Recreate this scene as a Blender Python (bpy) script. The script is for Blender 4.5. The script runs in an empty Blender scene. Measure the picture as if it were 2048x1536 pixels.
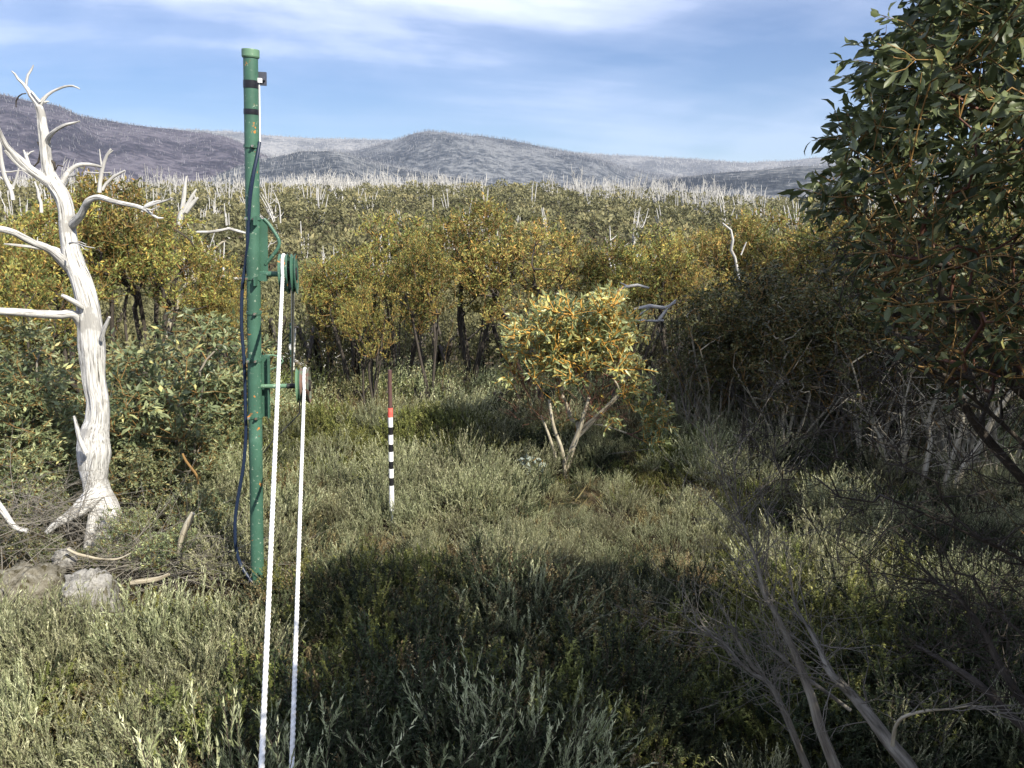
import bpy, math, random
import numpy as np
from mathutils import Vector

sc = bpy.context.scene
rad = math.radians

# ------------------------------------------------------------------ camera
CAM_Z = 2.95
PITCH = rad(12.4)
FPX = 1670.0                     # focal length in pixels of the 2048 px wide photograph
cam_d = bpy.data.cameras.new('camera'); cam = bpy.data.objects.new('camera', cam_d)
sc.collection.objects.link(cam); sc.camera = cam
cam.location = (0, 0, CAM_Z); cam.rotation_euler = (rad(90) - PITCH, 0, 0)
cam_d.sensor_width = 36; cam_d.lens = 36 * FPX / 2048
cam_d.clip_start = 0.05; cam_d.clip_end = 20000

# ------------------------------------------------------------------ light
SUN_E, SUN_A = rad(40), rad(42)  # elevation; the sun stands behind the camera, SUN_A to its right
S_DIR = Vector((math.sin(SUN_A) * math.cos(SUN_E), -math.cos(SUN_A) * math.cos(SUN_E), math.sin(SUN_E)))
sun_d = bpy.data.lights.new('sun', 'SUN'); sun = bpy.data.objects.new('sun', sun_d); sc.collection.objects.link(sun)
sun_d.energy = 5.0; sun_d.angle = rad(0.53); sun_d.color = (1.0, 0.935, 0.80)
sun.rotation_euler = S_DIR.to_track_quat('Z', 'Y').to_euler(); sun.location = (10, -12, 20)

HAZE = 0.95e-4
SKY_STRENGTH = 0.051
CLOUD = (12.8, 13.7, 16.8)
w = bpy.data.worlds.new('World'); sc.world = w; w.use_nodes = True
nt = w.node_tree; nt.nodes.clear(); N = nt.nodes.new; L = nt.links.new
out = N('ShaderNodeOutputWorld'); bg = N('ShaderNodeBackground'); sky = N('ShaderNodeTexSky')
sky.sky_type = 'NISHITA'; sky.sun_disc = False; sky.sun_elevation = SUN_E; sky.sun_rotation = math.pi - SUN_A
sky.altitude = 1600; sky.air_density = 1.0; sky.dust_density = 0.1; sky.ozone_density = 5.0
tc = N('ShaderNodeTexCoord'); sep = N('ShaderNodeSeparateXYZ'); L(tc.outputs['Generated'], sep.inputs[0])
def mth(op, a, b=None, c=None, clamp=False):
    n = N('ShaderNodeMath'); n.operation = op; n.use_clamp = clamp
    for i, v in enumerate((a, b, c)):
        if v is None: continue
        if isinstance(v, (int, float)): n.inputs[i].default_value = v
        else: L(v, n.inputs[i])
    return n.outputs[0]
zz = mth('ADD', mth('MAXIMUM', sep.outputs[2], 0.0), 0.16)
cu = mth('DIVIDE', sep.outputs[0], zz); cv = mth('DIVIDE', sep.outputs[1], zz)
cu2 = mth('ADD', mth('MULTIPLY', cu, 0.55), mth('MULTIPLY', cv, 0.10))
cv2 = mth('ADD', mth('MULTIPLY', cv, 0.55), mth('MULTIPLY', cu, -0.17))
comb = N('ShaderNodeCombineXYZ'); L(cu2, comb.inputs[0]); L(cv2, comb.inputs[1]); comb.inputs[2].default_value = 3.1
n1 = N('ShaderNodeTexNoise'); n1.inputs['Scale'].default_value = 1.05; n1.inputs['Detail'].default_value = 7
n1.inputs['Roughness'].default_value = 0.52; n1.inputs['Distortion'].default_value = 0.35; L(comb.outputs[0], n1.inputs['Vector'])
comb2 = N('ShaderNodeCombineXYZ'); L(mth('MULTIPLY', cu2, 0.5), comb2.inputs[0]); L(mth('MULTIPLY', cv2, 2.4), comb2.inputs[1])
n2 = N('ShaderNodeTexNoise'); n2.inputs['Scale'].default_value = 2.2; n2.inputs['Detail'].default_value = 5; L(comb2.outputs[0], n2.inputs['Vector'])
dens = mth('ADD', mth('MULTIPLY', n1.outputs[0], 0.80), mth('MULTIPLY', n2.outputs[0], 0.20))
cr = N('ShaderNodeValToRGB'); L(dens, cr.inputs[0])
cr.color_ramp.elements[0].position = 0.40; cr.color_ramp.elements[0].color = (0.10, 0.10, 0.10, 1)
cr.color_ramp.elements[1].position = 0.585; cr.color_ramp.elements[1].color = (0.95, 0.95, 0.95, 1)
e_ = cr.color_ramp.elements.new(0.485); e_.color = (0.32, 0.32, 0.32, 1)
hi = mth('MULTIPLY', mth('SUBTRACT', sep.outputs[2], 0.03), 4.5, clamp=True)
hi = mth('ADD', mth('MULTIPLY', hi, 0.85), 0.15)
fac = mth('MULTIPLY', cr.outputs[0], hi, clamp=True)
mx = N('ShaderNodeMix'); mx.data_type = 'RGBA'; L(fac, mx.inputs[0]); hs_ = N('ShaderNodeHueSaturation'); hs_.inputs['Saturation'].default_value = 1.22; hs_.inputs['Hue'].default_value = .506; hs_.inputs['Value'].default_value = 1.08; L(sky.outputs[0], hs_.inputs['Color']); L(hs_.outputs[0], mx.inputs[6]); mx.inputs[7].default_value = (*CLOUD, 1)
L(mx.outputs[2], bg.inputs[0]); bg.inputs[1].default_value = SKY_STRENGTH; L(bg.outputs[0], out.inputs[0])

sc.view_settings.view_transform = 'Standard'; sc.view_settings.look = 'None'
sc.view_settings.exposure = 0.92; sc.view_settings.gamma = 1.0; sc.view_settings.use_curve_mapping = False
sc.cycles.max_bounces = 6; sc.cycles.diffuse_bounces = 3; sc.cycles.transmission_bounces = 4
sc.cycles.volume_bounces = 0; sc.cycles.transparent_max_bounces = 8
sc.cycles.use_denoising = True; sc.cycles.sample_clamp_indirect = 4
try: sc.cycles.denoising_prefilter = 'ACCURATE'
except Exception: pass

# ------------------------------------------------------------------ maths helpers
CP, SP = math.cos(PITCH), math.sin(PITCH)
def at(px, py, Y):
    """the world point seen at pixel (px,py) of the photograph at forward distance Y"""
    dx = (px - 1024) / FPX; dy = (py - 768) / FPX
    vy = CP - dy * SP; vz = -SP - dy * CP
    k = Y / vy
    return np.array((dx * k, Y, CAM_Z + vz * k))
def pix(p):
    x, y, z = p[0], p[1], p[2] - CAM_Z
    dpt = y * CP - z * SP; up = y * SP + z * CP
    return 1024 + x / dpt * FPX, 768 - up / dpt * FPX
def depth_of(p): return p[1] * CP - (p[2] - CAM_Z) * SP

def _h(ix, iy, s):
    v = (ix.astype(np.int64) * 374761393 + iy.astype(np.int64) * 668265263 + s * 982451653) & 0xffffffff
    v = ((v ^ (v >> 13)) * 1274126177) & 0xffffffff
    return ((v ^ (v >> 16)) & 0xffff) / 65535.0
def vnoise(x, y, s=0):
    x = np.asarray(x, float); y = np.asarray(y, float)
    ix = np.floor(x); iy = np.floor(y); fx = x - ix; fy = y - iy
    ix = ix.astype(int); iy = iy.astype(int)
    fx = fx * fx * (3 - 2 * fx); fy = fy * fy * (3 - 2 * fy)
    a = _h(ix, iy, s); b = _h(ix + 1, iy, s); c = _h(ix, iy + 1, s); d = _h(ix + 1, iy + 1, s)
    return (a * (1 - fx) + b * fx) * (1 - fy) + (c * (1 - fx) + d * fx) * fy
def fbm(x, y, o=4, s=0):
    t = 0; a = 0.5
    for i in range(o):
        t = t + a * (vnoise(x * 2 ** i, y * 2 ** i, s + i) - 0.5); a *= 0.5
    return t
RP = [0, 13, 18, 26, 36, 48, 62, 90, 130, 180, 225, 300, 500, 900, 1500, 9000]
ZP = [0, 0, -.35, -2.0, -4.2, -5.4, -5.2, -3.6, -1.0, 1.0, 0, -12, -35, -60, -62, -64]
def H(x, y):
    x = np.asarray(x, float); y = np.asarray(y, float)
    r = np.hypot(x, y); az = np.degrees(np.arctan2(x, np.maximum(y, 1e-6)))
    z = np.interp(r, RP, ZP)
    ridge = np.interp(az, [-34, -18, -8, 0, 8, 16, 24, 34], [2.3, 2.4, 2.6, 2.2, 1.2, -0.3, -1.2, -1.4])
    wgt = np.clip((r - 60) / 120, 0, 1) * np.clip((420 - r) / 190, 0, 1)
    z = z + wgt * ridge
    z = z + fbm(x / 40, y / 40, 4, 5) * 3.0 * np.clip((r - 14) / 60, 0, 1) + fbm(x / 1.7, y / 1.7, 3, 9) * 0.16
    z = z + 0.10 * np.exp(-(((x + 3.6) / 1.3) ** 2 + ((y - 6.4) / 1.2) ** 2))
    return z

# ------------------------------------------------------------------ mesh builder
class MB:
    def __init__(self): self.v = []; self.f = []; self.n = 0; self.g = []
    def add(self, V, F, mat=0, tint=0.5, smooth=True, grain=None):
        V = np.asarray(V, float).reshape(-1, 3); F = np.asarray(F, int)
        if not len(F): return
        t = np.broadcast_to(np.asarray(tint, float), (len(F),)).copy()
        self.f.append((F + self.n, mat, t, smooth)); self.v.append(V); self.n += len(V)
        self.g.append(V if grain is None else np.asarray(grain, float))
    def mesh(self, name, mats):
        me = bpy.data.meshes.new(name)
        V = np.concatenate(self.v); G = np.concatenate(self.g)
        me.vertices.add(len(V)); me.vertices.foreach_set('co', V.astype(np.float32).ravel())
        lt = []; li = []; mi = []; ti = []; sm = []
        for F, m, t, s in self.f:
            lt.append(np.full(len(F), F.shape[1])); li.append(F.ravel()); ti.append(t)
            mi.append(np.full(len(F), m)); sm.append(np.full(len(F), s))
        lt = np.concatenate(lt); li = np.concatenate(li)
        me.loops.add(len(li)); me.loops.foreach_set('vertex_index', li.astype(np.int32))
        me.polygons.add(len(lt))
        me.polygons.foreach_set('loop_start', (np.cumsum(lt) - lt).astype(np.int32))
        me.polygons.foreach_set('loop_total', lt.astype(np.int32))
        me.polygons.foreach_set('material_index', np.concatenate(mi).astype(np.int32))
        me.polygons.foreach_set('use_smooth', np.concatenate(sm).astype(bool))
        a = me.attributes.new('tint', 'FLOAT', 'FACE'); a.data.foreach_set('value', np.concatenate(ti).astype(np.float32))
        b = me.attributes.new('grain', 'FLOAT_VECTOR', 'POINT'); b.data.foreach_set('vector', G.astype(np.float32).ravel())
        for m in mats: me.materials.append(m)
        me.update(calc_edges=True); me.validate(verbose=False)
        return me

def nrm(v): return v / np.maximum(np.linalg.norm(v, axis=-1, keepdims=True), 1e-9)
def perp(d):
    ref = np.where(np.abs(d[..., 2:3]) > 0.9, np.array([1.0, 0, 0]), np.array([0, 0, 1.0]))
    u = nrm(np.cross(d, ref)); return u, np.cross(d, u)
def segs(mb, A, B, ra, rb, n=3, mat=0, tint=0.5):
    A = np.asarray(A); B = np.asarray(B)
    if not len(A): return
    d = nrm(B - A); u, v = perp(d)
    th = np.arange(n) * 2 * math.pi / n
    c = np.cos(th)[None, :, None]; s = np.sin(th)[None, :, None]
    rg = c * u[:, None] + s * v[:, None]
    R0 = A[:, None] + rg * np.reshape(ra, (-1, 1, 1)); R1 = B[:, None] + rg * np.reshape(rb, (-1, 1, 1))
    V = np.concatenate([R0, R1], 1).reshape(-1, 3); m = len(A)
    k = np.arange(n); k2 = (k + 1) % n
    q = np.stack([k, k2, k2 + n, k + n], 1)[None] + (np.arange(m) * 2 * n)[:, None, None]
    g = np.broadcast_to(np.stack([np.cos(th), np.sin(th), th * 0], 1)[None, None] * .3, (m, 2, n, 3)).copy()
    ln = np.arange(m) * .37; g[:, 0, :, 2] = ln[:, None]; g[:, 1, :, 2] = (ln + .05)[:, None]
    t = np.repeat(np.broadcast_to(np.asarray(tint, float), (m,)), n)
    mb.add(V, q.reshape(-1, 4), mat, t, True, g.reshape(-1, 3))
def resample(P, W, step):
    """Catmull-Rom through P (n,3) with values W"""
    P = np.asarray(P, float); W = np.asarray(W, float); n = len(P)
    Q = []; U = []
    for i in range(n - 1):
        p0 = P[max(i - 1, 0)]; p1 = P[i]; p2 = P[i + 1]; p3 = P[min(i + 2, n - 1)]
        k = max(1, int(np.linalg.norm(p2 - p1) / step))
        for j in range(k):
            t = j / k
            Q.append(0.5 * (2 * p1 + (p2 - p0) * t + (2 * p0 - 5 * p1 + 4 * p2 - p3) * t * t + (3 * p1 - p0 - 3 * p2 + p3) * t ** 3))
            U.append(W[i] * (1 - t) + W[i + 1] * t)
    Q.append(P[-1]); U.append(W[-1])
    return np.array(Q), np.array(U)
def tube(mb, P, W, n=8, step=0.05, mat=0, tint=0.5, cap=True, rough=0.0, seed=0, flute=0.0, straight=False):
    if straight: Q, U = np.asarray(P, float), np.asarray(W, float)
    else: Q, U = resample(P, W, step)
    m = len(Q); T = nrm(np.gradient(Q, axis=0))
    ref = np.array([0, -1.0, 0]) if abs(T[0][1]) < .9 else np.array([1.0, 0, 0])
    u = nrm(np.cross(T[0], ref)); Us = []
    for i in range(m):
        u = u - T[i] * np.dot(u, T[i]); u = u / max(np.linalg.norm(u), 1e-9); Us.append(u)
    Us = np.array(Us); Vs = np.cross(T, Us)
    th = np.arange(n) * 2 * math.pi / n
    s = np.concatenate([[0], np.cumsum(np.linalg.norm(np.diff(Q, axis=0), axis=1))])
    rr = U[:, None] * np.ones((1, n))
    if flute or rough:
        x = np.cos(th)[None] * 2.2 + 0 * s[:, None]; y = np.sin(th)[None] * 2.2 + s[:, None] * 1.1
        rr = rr * (1 + flute * 2.2 * fbm(x * 2.2 + seed, y * 1.0 + x, 3, seed) + rough * 2 * fbm(x * 5 + seed, y * 5, 3, seed + 7))
    V = Q[:, None] + rr[..., None] * (np.cos(th)[None, :, None] * Us[:, None] + np.sin(th)[None, :, None] * Vs[:, None])
    g = np.stack([np.broadcast_to(np.cos(th)[None], (m, n)) * U[:, None] * 1.0, np.broadcast_to(np.sin(th)[None], (m, n)) * U[:, None] * 1.0, np.broadcast_to(s[:, None], (m, n))], -1)
    k = np.arange(n); k2 = (k + 1) % n
    F = (np.stack([k, k2, k2 + n, k + n], 1)[None] + (np.arange(m - 1) * n)[:, None, None]).reshape(-1, 4)
    V = V.reshape(-1, 3); g = g.reshape(-1, 3)
    mb.add(V, F, mat, tint, True, g)
    if cap:
        for e, idx in ((0, 0), (1, m - 1)):
            ring = V[idx * n:(idx + 1) * n]; c = Q[idx]
            VV = np.vstack([ring, c]); FF = np.stack([k, k2, np.full(n, n)], 1)
            if e == 0: FF = FF[:, ::-1]
            mb.add(VV, FF, mat, tint, False, np.vstack([g[idx * n:(idx + 1) * n], g[idx * n]]))
def lathe(mb, prof, origin, axis, n=32, mat=0, tint=.5):
    """prof: list of (r, s) along axis"""
    axis = nrm(np.asarray(axis, float)); u, v = perp(axis[None]); u = u[0]; v = v[0]
    th = np.arange(n) * 2 * math.pi / n; rg = np.cos(th)[:, None] * u + np.sin(th)[:, None] * v
    V = np.concatenate([np.asarray(origin) + axis * s + rg * r for r, s in prof]); m = len(prof)
    k = np.arange(n); k2 = (k + 1) % n
    F = (np.stack([k, k2, k2 + n, k + n], 1)[None] + (np.arange(m - 1) * n)[:, None, None]).reshape(-1, 4)
    mb.add(V, F, mat, tint, False)
def box(mb, c, ax, ay, az, mat=0, bev=0.0):
    c = np.asarray(c, float); ax = np.asarray(ax, float); ay = np.asarray(ay, float); az = np.asarray(az, float)
    V = [c + i * ax + j * ay + k * az for i in (-1, 1) for j in (-1, 1) for k in (-1, 1)]
    F = [(0, 1, 3, 2), (4, 6, 7, 5), (0, 4, 5, 1), (2, 3, 7, 6), (0, 2, 6, 4), (1, 5, 7, 3)]
    mb.add(V, F, mat, .5, False)
def leaves(mb, P, D, L_, Wd, rng, mat=0, tint=.5, kind='lance', up=None, curl=.15):
    """leaf blades at P along D"""
    P = np.asarray(P); D = nrm(np.asarray(D)); m = len(P)
    if not m: return
    r = rng.normal(size=(m, 3)) if up is None else up + rng.normal(size=(m, 3)) * .5
    S = nrm(np.cross(D, r)); Nn = np.cross(S, D)
    L_ = np.broadcast_to(L_, (m,))[:, None]; Wd = np.broadcast_to(Wd, (m,))[:, None]
    if kind == 'tri':
        V = np.stack([P - S * Wd * .5, P + S * Wd * .5, P + D * L_], 1).reshape(-1, 3)
        F = np.array([[0, 1, 2]])[None] + (np.arange(m) * 3)[:, None, None]
        mb.add(V, F.reshape(-1, 3), mat, tint, False)
    elif kind == 'quad':
        V = np.stack([P, P + D * L_ * .45 + S * Wd * .5 + Nn * L_ * curl * .3, P + D * L_, P + D * L_ * .45 - S * Wd * .5 + Nn * L_ * curl * .3], 1).reshape(-1, 3)
        F = np.array([[0, 1, 2, 3]])[None] + (np.arange(m) * 4)[:, None, None]
        mb.add(V, F.reshape(-1, 4), mat, tint, False)
    else:
        c = curl * rng.uniform(.2, 1.6, (m, 1))
        m1 = P + D * L_ * .35 + Nn * L_ * c * .45; m2 = P + D * L_ * .72 + Nn * L_ * c * .35; tip = P + D * L_ - Nn * L_ * c * .3
        f = Nn * Wd * .16
        V = np.stack([P, m1 + S * Wd * .5 + f, m1 - S * Wd * .5 + f, m1, m2 + S * Wd * .36 + f, m2 - S * Wd * .36 + f, m2, tip], 1).reshape(-1, 3)
        F3 = np.array([[0, 3, 1], [0, 2, 3], [4, 6, 7], [6, 5, 7]])[None] + (np.arange(m) * 8)[:, None, None]
        F4 = np.array([[1, 3, 6, 4], [3, 2, 5, 6]])[None] + (np.arange(m) * 8)[:, None, None]
        n0 = mb.n; t = np.broadcast_to(np.asarray(tint, float), (m,))
        mb.add(V, F3.reshape(-1, 3), mat, np.repeat(t, 4), True)
        mb.f.append((F4.reshape(-1, 4) + n0, mat, np.repeat(t, 2), True))

# ------------------------------------------------------------------ materials
def new_mat(name):
    m = bpy.data.materials.new(name); m.use_nodes = True; t = m.node_tree
    b = t.nodes['Principled BSDF']; return m, t, b
def ramp(t, cols):
    r = t.nodes.new('ShaderNodeValToRGB'); e = r.color_ramp.elements
    e[0].position = cols[0][0]; e[0].color = (*cols[0][1], 1); e[1].position = cols[-1][0]; e[1].color = (*cols[-1][1], 1)
    for p, c in cols[1:-1]: x = e.new(p); x.color = (*c, 1)
    return r
def attr(t, name):
    a = t.nodes.new('ShaderNodeAttribute'); a.attribute_name = name; return a
def foliage(name, cols, rough=.5, transl=.25, spec=.4, var=.25, gain=1.0):
    m, t, b = new_mat(name); cols = [(p, tuple(v * gain for v in c)) for p, c in cols]
    a = attr(t, 'tint'); r = ramp(t, cols); t.links.new(a.outputs['Fac'], r.inputs[0])
    oi = t.nodes.new('ShaderNodeObjectInfo'); hs = t.nodes.new('ShaderNodeHueSaturation')
    mr = t.nodes.new('ShaderNodeMapRange'); mr.inputs[3].default_value = 1 - var; mr.inputs[4].default_value = 1 + var
    mh = t.nodes.new('ShaderNodeMapRange'); mh.inputs[3].default_value = .485; mh.inputs[4].default_value = .515
    mu = t.nodes.new('ShaderNodeMath'); mu.operation = 'MULTIPLY'; mu.inputs[1].default_value = 7.31
    fr = t.nodes.new('ShaderNodeMath'); fr.operation = 'FRACT'
    t.links.new(oi.outputs['Random'], mr.inputs[0]); t.links.new(oi.outputs['Random'], mu.inputs[0]); t.links.new(mu.outputs[0], fr.inputs[0]); t.links.new(fr.outputs[0], mh.inputs[0])
    t.links.new(mr.outputs[0], hs.inputs['Value']); t.links.new(mh.outputs[0], hs.inputs['Hue']); t.links.new(r.outputs[0], hs.inputs['Color'])
    b.inputs['Roughness'].default_value = rough; b.inputs['Specular IOR Level'].default_value = spec
    t.links.new(hs.outputs[0], b.inputs['Base Color'])
    tr = t.nodes.new('ShaderNodeBsdfTranslucent'); t.links.new(hs.outputs[0], tr.inputs['Color'])
    mix = t.nodes.new('ShaderNodeMixShader'); mix.inputs[0].default_value = transl
    o = t.nodes['Material Output']; t.links.new(b.outputs[0], mix.inputs[1]); t.links.new(tr.outputs[0], mix.inputs[2]); t.links.new(mix.outputs[0], o.inputs[0])
    return m
def barky(name, c1, c2, c3, scale=(60, 60, 8), rough=.8, bump=.3, dist=.004, spots=None, thr=(.35, .5, .68)):
    """grain attribute stretched along the limb"""
    m, t, b = new_mat(name); a = attr(t, 'grain')
    mp = t.nodes.new('ShaderNodeMapping'); mp.inputs['Scale'].default_value = scale; t.links.new(a.outputs['Vector'], mp.inputs[0])
    n = t.nodes.new('ShaderNodeTexNoise'); n.inputs['Scale'].default_value = 1; n.inputs['Detail'].default_value = 6; n.inputs['Roughness'].default_value = .65
    t.links.new(mp.outputs[0], n.inputs['Vector'])
    r = ramp(t, [(thr[0], c1), (thr[1], c2), (thr[2], c3)]); t.links.new(n.outputs[0], r.inputs[0])
    col = r.outputs[0]
    if spots:
        n3 = t.nodes.new('ShaderNodeTexNoise'); n3.inputs['Scale'].default_value = spots[1]; n3.inputs['Detail'].default_value = 4
        tcn = t.nodes.new('ShaderNodeTexCoord'); t.links.new(tcn.outputs['Object'], n3.inputs['Vector'])
        r3 = ramp(t, [(spots[2], (0, 0, 0)), (spots[2] + .05, (1, 1, 1))]); t.links.new(n3.outputs[0], r3.inputs[0])
        mm = t.nodes.new('ShaderNodeMix'); mm.data_type = 'RGBA'; t.links.new(r3.outputs[0], mm.inputs[0]); t.links.new(col, mm.inputs[6]); mm.inputs[7].default_value = (*spots[0], 1); col = mm.outputs[2]
    t.links.new(col, b.inputs['Base Color']); b.inputs['Roughness'].default_value = rough; b.inputs['Specular IOR Level'].default_value = .25
    bp = t.nodes.new('ShaderNodeBump'); bp.inputs['Strength'].default_value = bump; bp.inputs['Distance'].default_value = dist
    t.links.new(n.outputs[0], bp.inputs['Height']); t.links.new(bp.outputs[0], b.inputs['Normal'])
    return m
def plain(name, c, rough=.5, metal=0, spec=.4, noise=None):
    m, t, b = new_mat(name); b.inputs['Base Color'].default_value = (*c, 1); b.inputs['Roughness'].default_value = rough
    b.inputs['Metallic'].default_value = metal; b.inputs['Specular IOR Level'].default_value = spec
    if noise:
        n = t.nodes.new('ShaderNodeTexNoise'); n.inputs['Scale'].default_value = noise[1]; n.inputs['Detail'].default_value = 5
        tcn = t.nodes.new('ShaderNodeTexCoord'); t.links.new(tcn.outputs['Object'], n.inputs['Vector'])
        r = ramp(t, [(.4, c), (.62, noise[0])]); t.links.new(n.outputs[0], r.inputs[0]); t.links.new(r.outputs[0], b.inputs['Base Color'])
    return m

GUM = [(0, (.018, .026, .011)), (.35, (.045, .058, .021)), (.6, (.085, .100, .040)), (.8, (.150, .150, .060)), (.93, (.24, .20, .065)), (1, (.34, .24, .07))]
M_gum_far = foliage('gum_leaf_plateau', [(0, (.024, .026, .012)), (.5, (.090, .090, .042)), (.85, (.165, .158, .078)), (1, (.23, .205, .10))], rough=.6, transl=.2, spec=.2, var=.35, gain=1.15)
M_gum = foliage('gum_leaf_olive', [(0, (.028, .036, .012)), (.35, (.068, .082, .026)), (.65, (.145, .158, .048)), (.88, (.22, .20, .055)), (1, (.34, .21, .05))], rough=.5, transl=.34, spec=.3, var=.28, gain=1.75)
M_gum_thk = foliage('gum_leaf_dark_olive', [(0, (.022, .028, .010)), (.35, (.055, .064, .022)), (.65, (.105, .115, .040)), (1, (.20, .18, .055))], rough=.45, transl=.25, spec=.4, var=.25)
M_gum_grey = foliage('gum_leaf_grey_green', [(0, (.03, .042, .020)), (.45, (.090, .108, .052)), (.8, (.16, .175, .088)), (.93, (.24, .25, .12)), (1, (.34, .30, .12))], rough=.40, transl=.3, spec=.45, var=.15, gain=1.7)
M_gum_bright = foliage('gum_leaf_pale', [(0, (.045, .060, .024)), (.45, (.135, .155, .066)), (.85, (.245, .255, .115)), (1, (.46, .34, .08))], rough=.34, transl=.32, spec=.6, var=.05, gain=1.6)
M_gum_near = foliage('gum_leaf_glossy', [(0, (.020, .030, .013)), (.5, (.065, .082, .034)), (.85, (.125, .145, .062)), (1, (.24, .22, .08))], rough=.46, transl=.26, spec=.4, var=.03, gain=1.25)
M_twig_or = barky('orange_twig', (.34, .15, .03), (.46, .25, .05), (.55, .34, .08), rough=.6)
M_twig_mid = barky('amber_twig', (.15, .085, .03), (.22, .13, .045), (.28, .18, .06), rough=.6)
M_twig_red = barky('red_brown_twig', (.09, .035, .025), (.12, .055, .04), (.17, .09, .06), rough=.6)
M_bark = barky('gum_bark', (.075, .062, .050), (.16, .14, .11), (.27, .25, .20), scale=(50, 50, 6), rough=.75, bump=.35)
M_bark_dark = barky('gum_bark_dark', (.022, .018, .015), (.055, .047, .040), (.13, .11, .09), scale=(40, 40, 7), rough=.85, bump=.5)
M_bark_pale = barky('gum_bark_cream', (.20, .17, .12), (.36, .32, .24), (.50, .47, .38), scale=(50, 50, 5), rough=.6, bump=.25)
M_dead = barky('bleached_wood', (.05, .046, .042), (.40, .39, .375), (.64, .63, .61), scale=(110, 110, 5.0), rough=.85, bump=1.0, dist=.010, thr=(.34, .44, .58), spots=((.34, .33, .315), 4.5, .57))
M_dead_far = barky('silver_dead_wood', (.30, .29, .28), (.45, .44, .42), (.58, .57, .545), scale=(20, 20, 3), rough=.9, bump=0)
M_twig_grey = barky('grey_dead_twig', (.075, .066, .056), (.17, .155, .132), (.31, .285, .245), scale=(60, 60, 10), rough=.9, bump=.2)
M_heath = foliage('heath_grey_green', [(0, (.04, .042, .026)), (.3, (.098, .108, .054)), (.7, (.195, .20, .118)), (1, (.31, .31, .20))], rough=.8, transl=.3, spec=.15, var=.38, gain=2.05)
M_heath_br = foliage('heath_bronze', [(0, (.06, .042, .020)), (.4, (.14, .105, .048)), (.8, (.24, .20, .095)), (1, (.36, .32, .17))], rough=.7, transl=.2, spec=.2, var=.2, gain=1.25)
M_heath_gr = foliage('heath_green', [(0, (.025, .034, .010)), (.4, (.085, .098, .028)), (.8, (.175, .185, .052)), (1, (.27, .27, .09))], rough=.6, transl=.3, spec=.3, var=.35, gain=1.35)
M_heath_dk = foliage('heath_dark_green', [(0, (.012, .020, .010)), (.5, (.035, .050, .022)), (1, (.09, .11, .05))], rough=.65, transl=.2, spec=.3, var=.2)
M_silver = foliage('silver_leaf', [(0, (.12, .15, .14)), (.6, (.24, .29, .26)), (1, (.38, .42, .38))], rough=.6, transl=.2, spec=.3, var=.1)
M_stemb = plain('heath_stem', (.075, .055, .040), .85)

def ground_mat():
    m, t, b = new_mat('ground_litter'); tcn = t.nodes.new('ShaderNodeTexCoord')
    n = t.nodes.new('ShaderNodeTexNoise'); n.inputs['Scale'].default_value = 9; n.inputs['Detail'].default_value = 9; n.inputs['Roughness'].default_value = .7
    t.links.new(tcn.outputs['Object'], n.inputs['Vector'])
    r = ramp(t, [(.3, (.022, .017, .011)), (.5, (.075, .055, .032)), (.62, (.17, .125, .07)), (.75, (.25, .20, .12))]); t.links.new(n.outputs[0], r.inputs[0])
    n2 = t.nodes.new('ShaderNodeTexNoise'); n2.inputs['Scale'].default_value = .5; n2.inputs['Detail'].default_value = 4; t.links.new(tcn.outputs['Object'], n2.inputs['Vector'])
    r2 = ramp(t, [(.4, (0, 0, 0)), (.6, (1, 1, 1))]); t.links.new(n2.outputs[0], r2.inputs[0])
    mm = t.nodes.new('ShaderNodeMix'); mm.data_type = 'RGBA'; t.links.new(r2.outputs[0], mm.inputs[0]); t.links.new(r.outputs[0], mm.inputs[6]); mm.inputs[7].default_value = (.045, .043, .020, 1)
    t.links.new(mm.outputs[2], b.inputs['Base Color']); b.inputs['Roughness'].default_value = .95; b.inputs['Specular IOR Level'].default_value = .1
    bp = t.nodes.new('ShaderNodeBump'); bp.inputs['Strength'].default_value = .8; bp.inputs['Distance'].default_value = .03
    t.links.new(n.outputs[0], bp.inputs['Height']); t.links.new(bp.outputs[0], b.inputs['Normal'])
    return m
def hill_mat(name, c1, c2, c3, sc_=.006):
    m, t, b = new_mat(name); tcn = t.nodes.new('ShaderNodeTexCoord')
    n = t.nodes.new('ShaderNodeTexNoise'); n.inputs['Scale'].default_value = sc_; n.inputs['Detail'].default_value = 5; t.links.new(tcn.outputs['Object'], n.inputs['Vector'])
    n2 = t.nodes.new('ShaderNodeTexNoise'); n2.inputs['Scale'].default_value = .06; n2.inputs['Detail'].default_value = 4; n2.inputs['Roughness'].default_value = .7; t.links.new(tcn.outputs['Object'], n2.inputs['Vector'])
    ad = t.nodes.new('ShaderNodeMath'); ad.operation = 'MULTIPLY_ADD'; ad.inputs[1].default_value = .55
    t.links.new(n2.outputs[0], ad.inputs[0])
    ml = t.nodes.new('ShaderNodeMath'); ml.operation = 'MULTIPLY'; ml.inputs[1].default_value = .45; t.links.new(n.outputs[0], ml.inputs[0]); t.links.new(ml.outputs[0], ad.inputs[2])
    r = ramp(t, [(.44, c1), (.50, c2), (.58, c3)]); t.links.new(ad.outputs[0], r.inputs[0])
    t.links.new(r.outputs[0], b.inputs['Base Color']); b.inputs['Roughness'].default_value = 1; b.inputs['Specular IOR Level'].default_value = 0
    bp = t.nodes.new('ShaderNodeBump'); bp.inputs['Strength'].default_value = .7; bp.inputs['Distance'].default_value = 6
    t.links.new(n2.outputs[0], bp.inputs['Height']); t.links.new(bp.outputs[0], b.inputs['Normal'])
    return m

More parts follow.
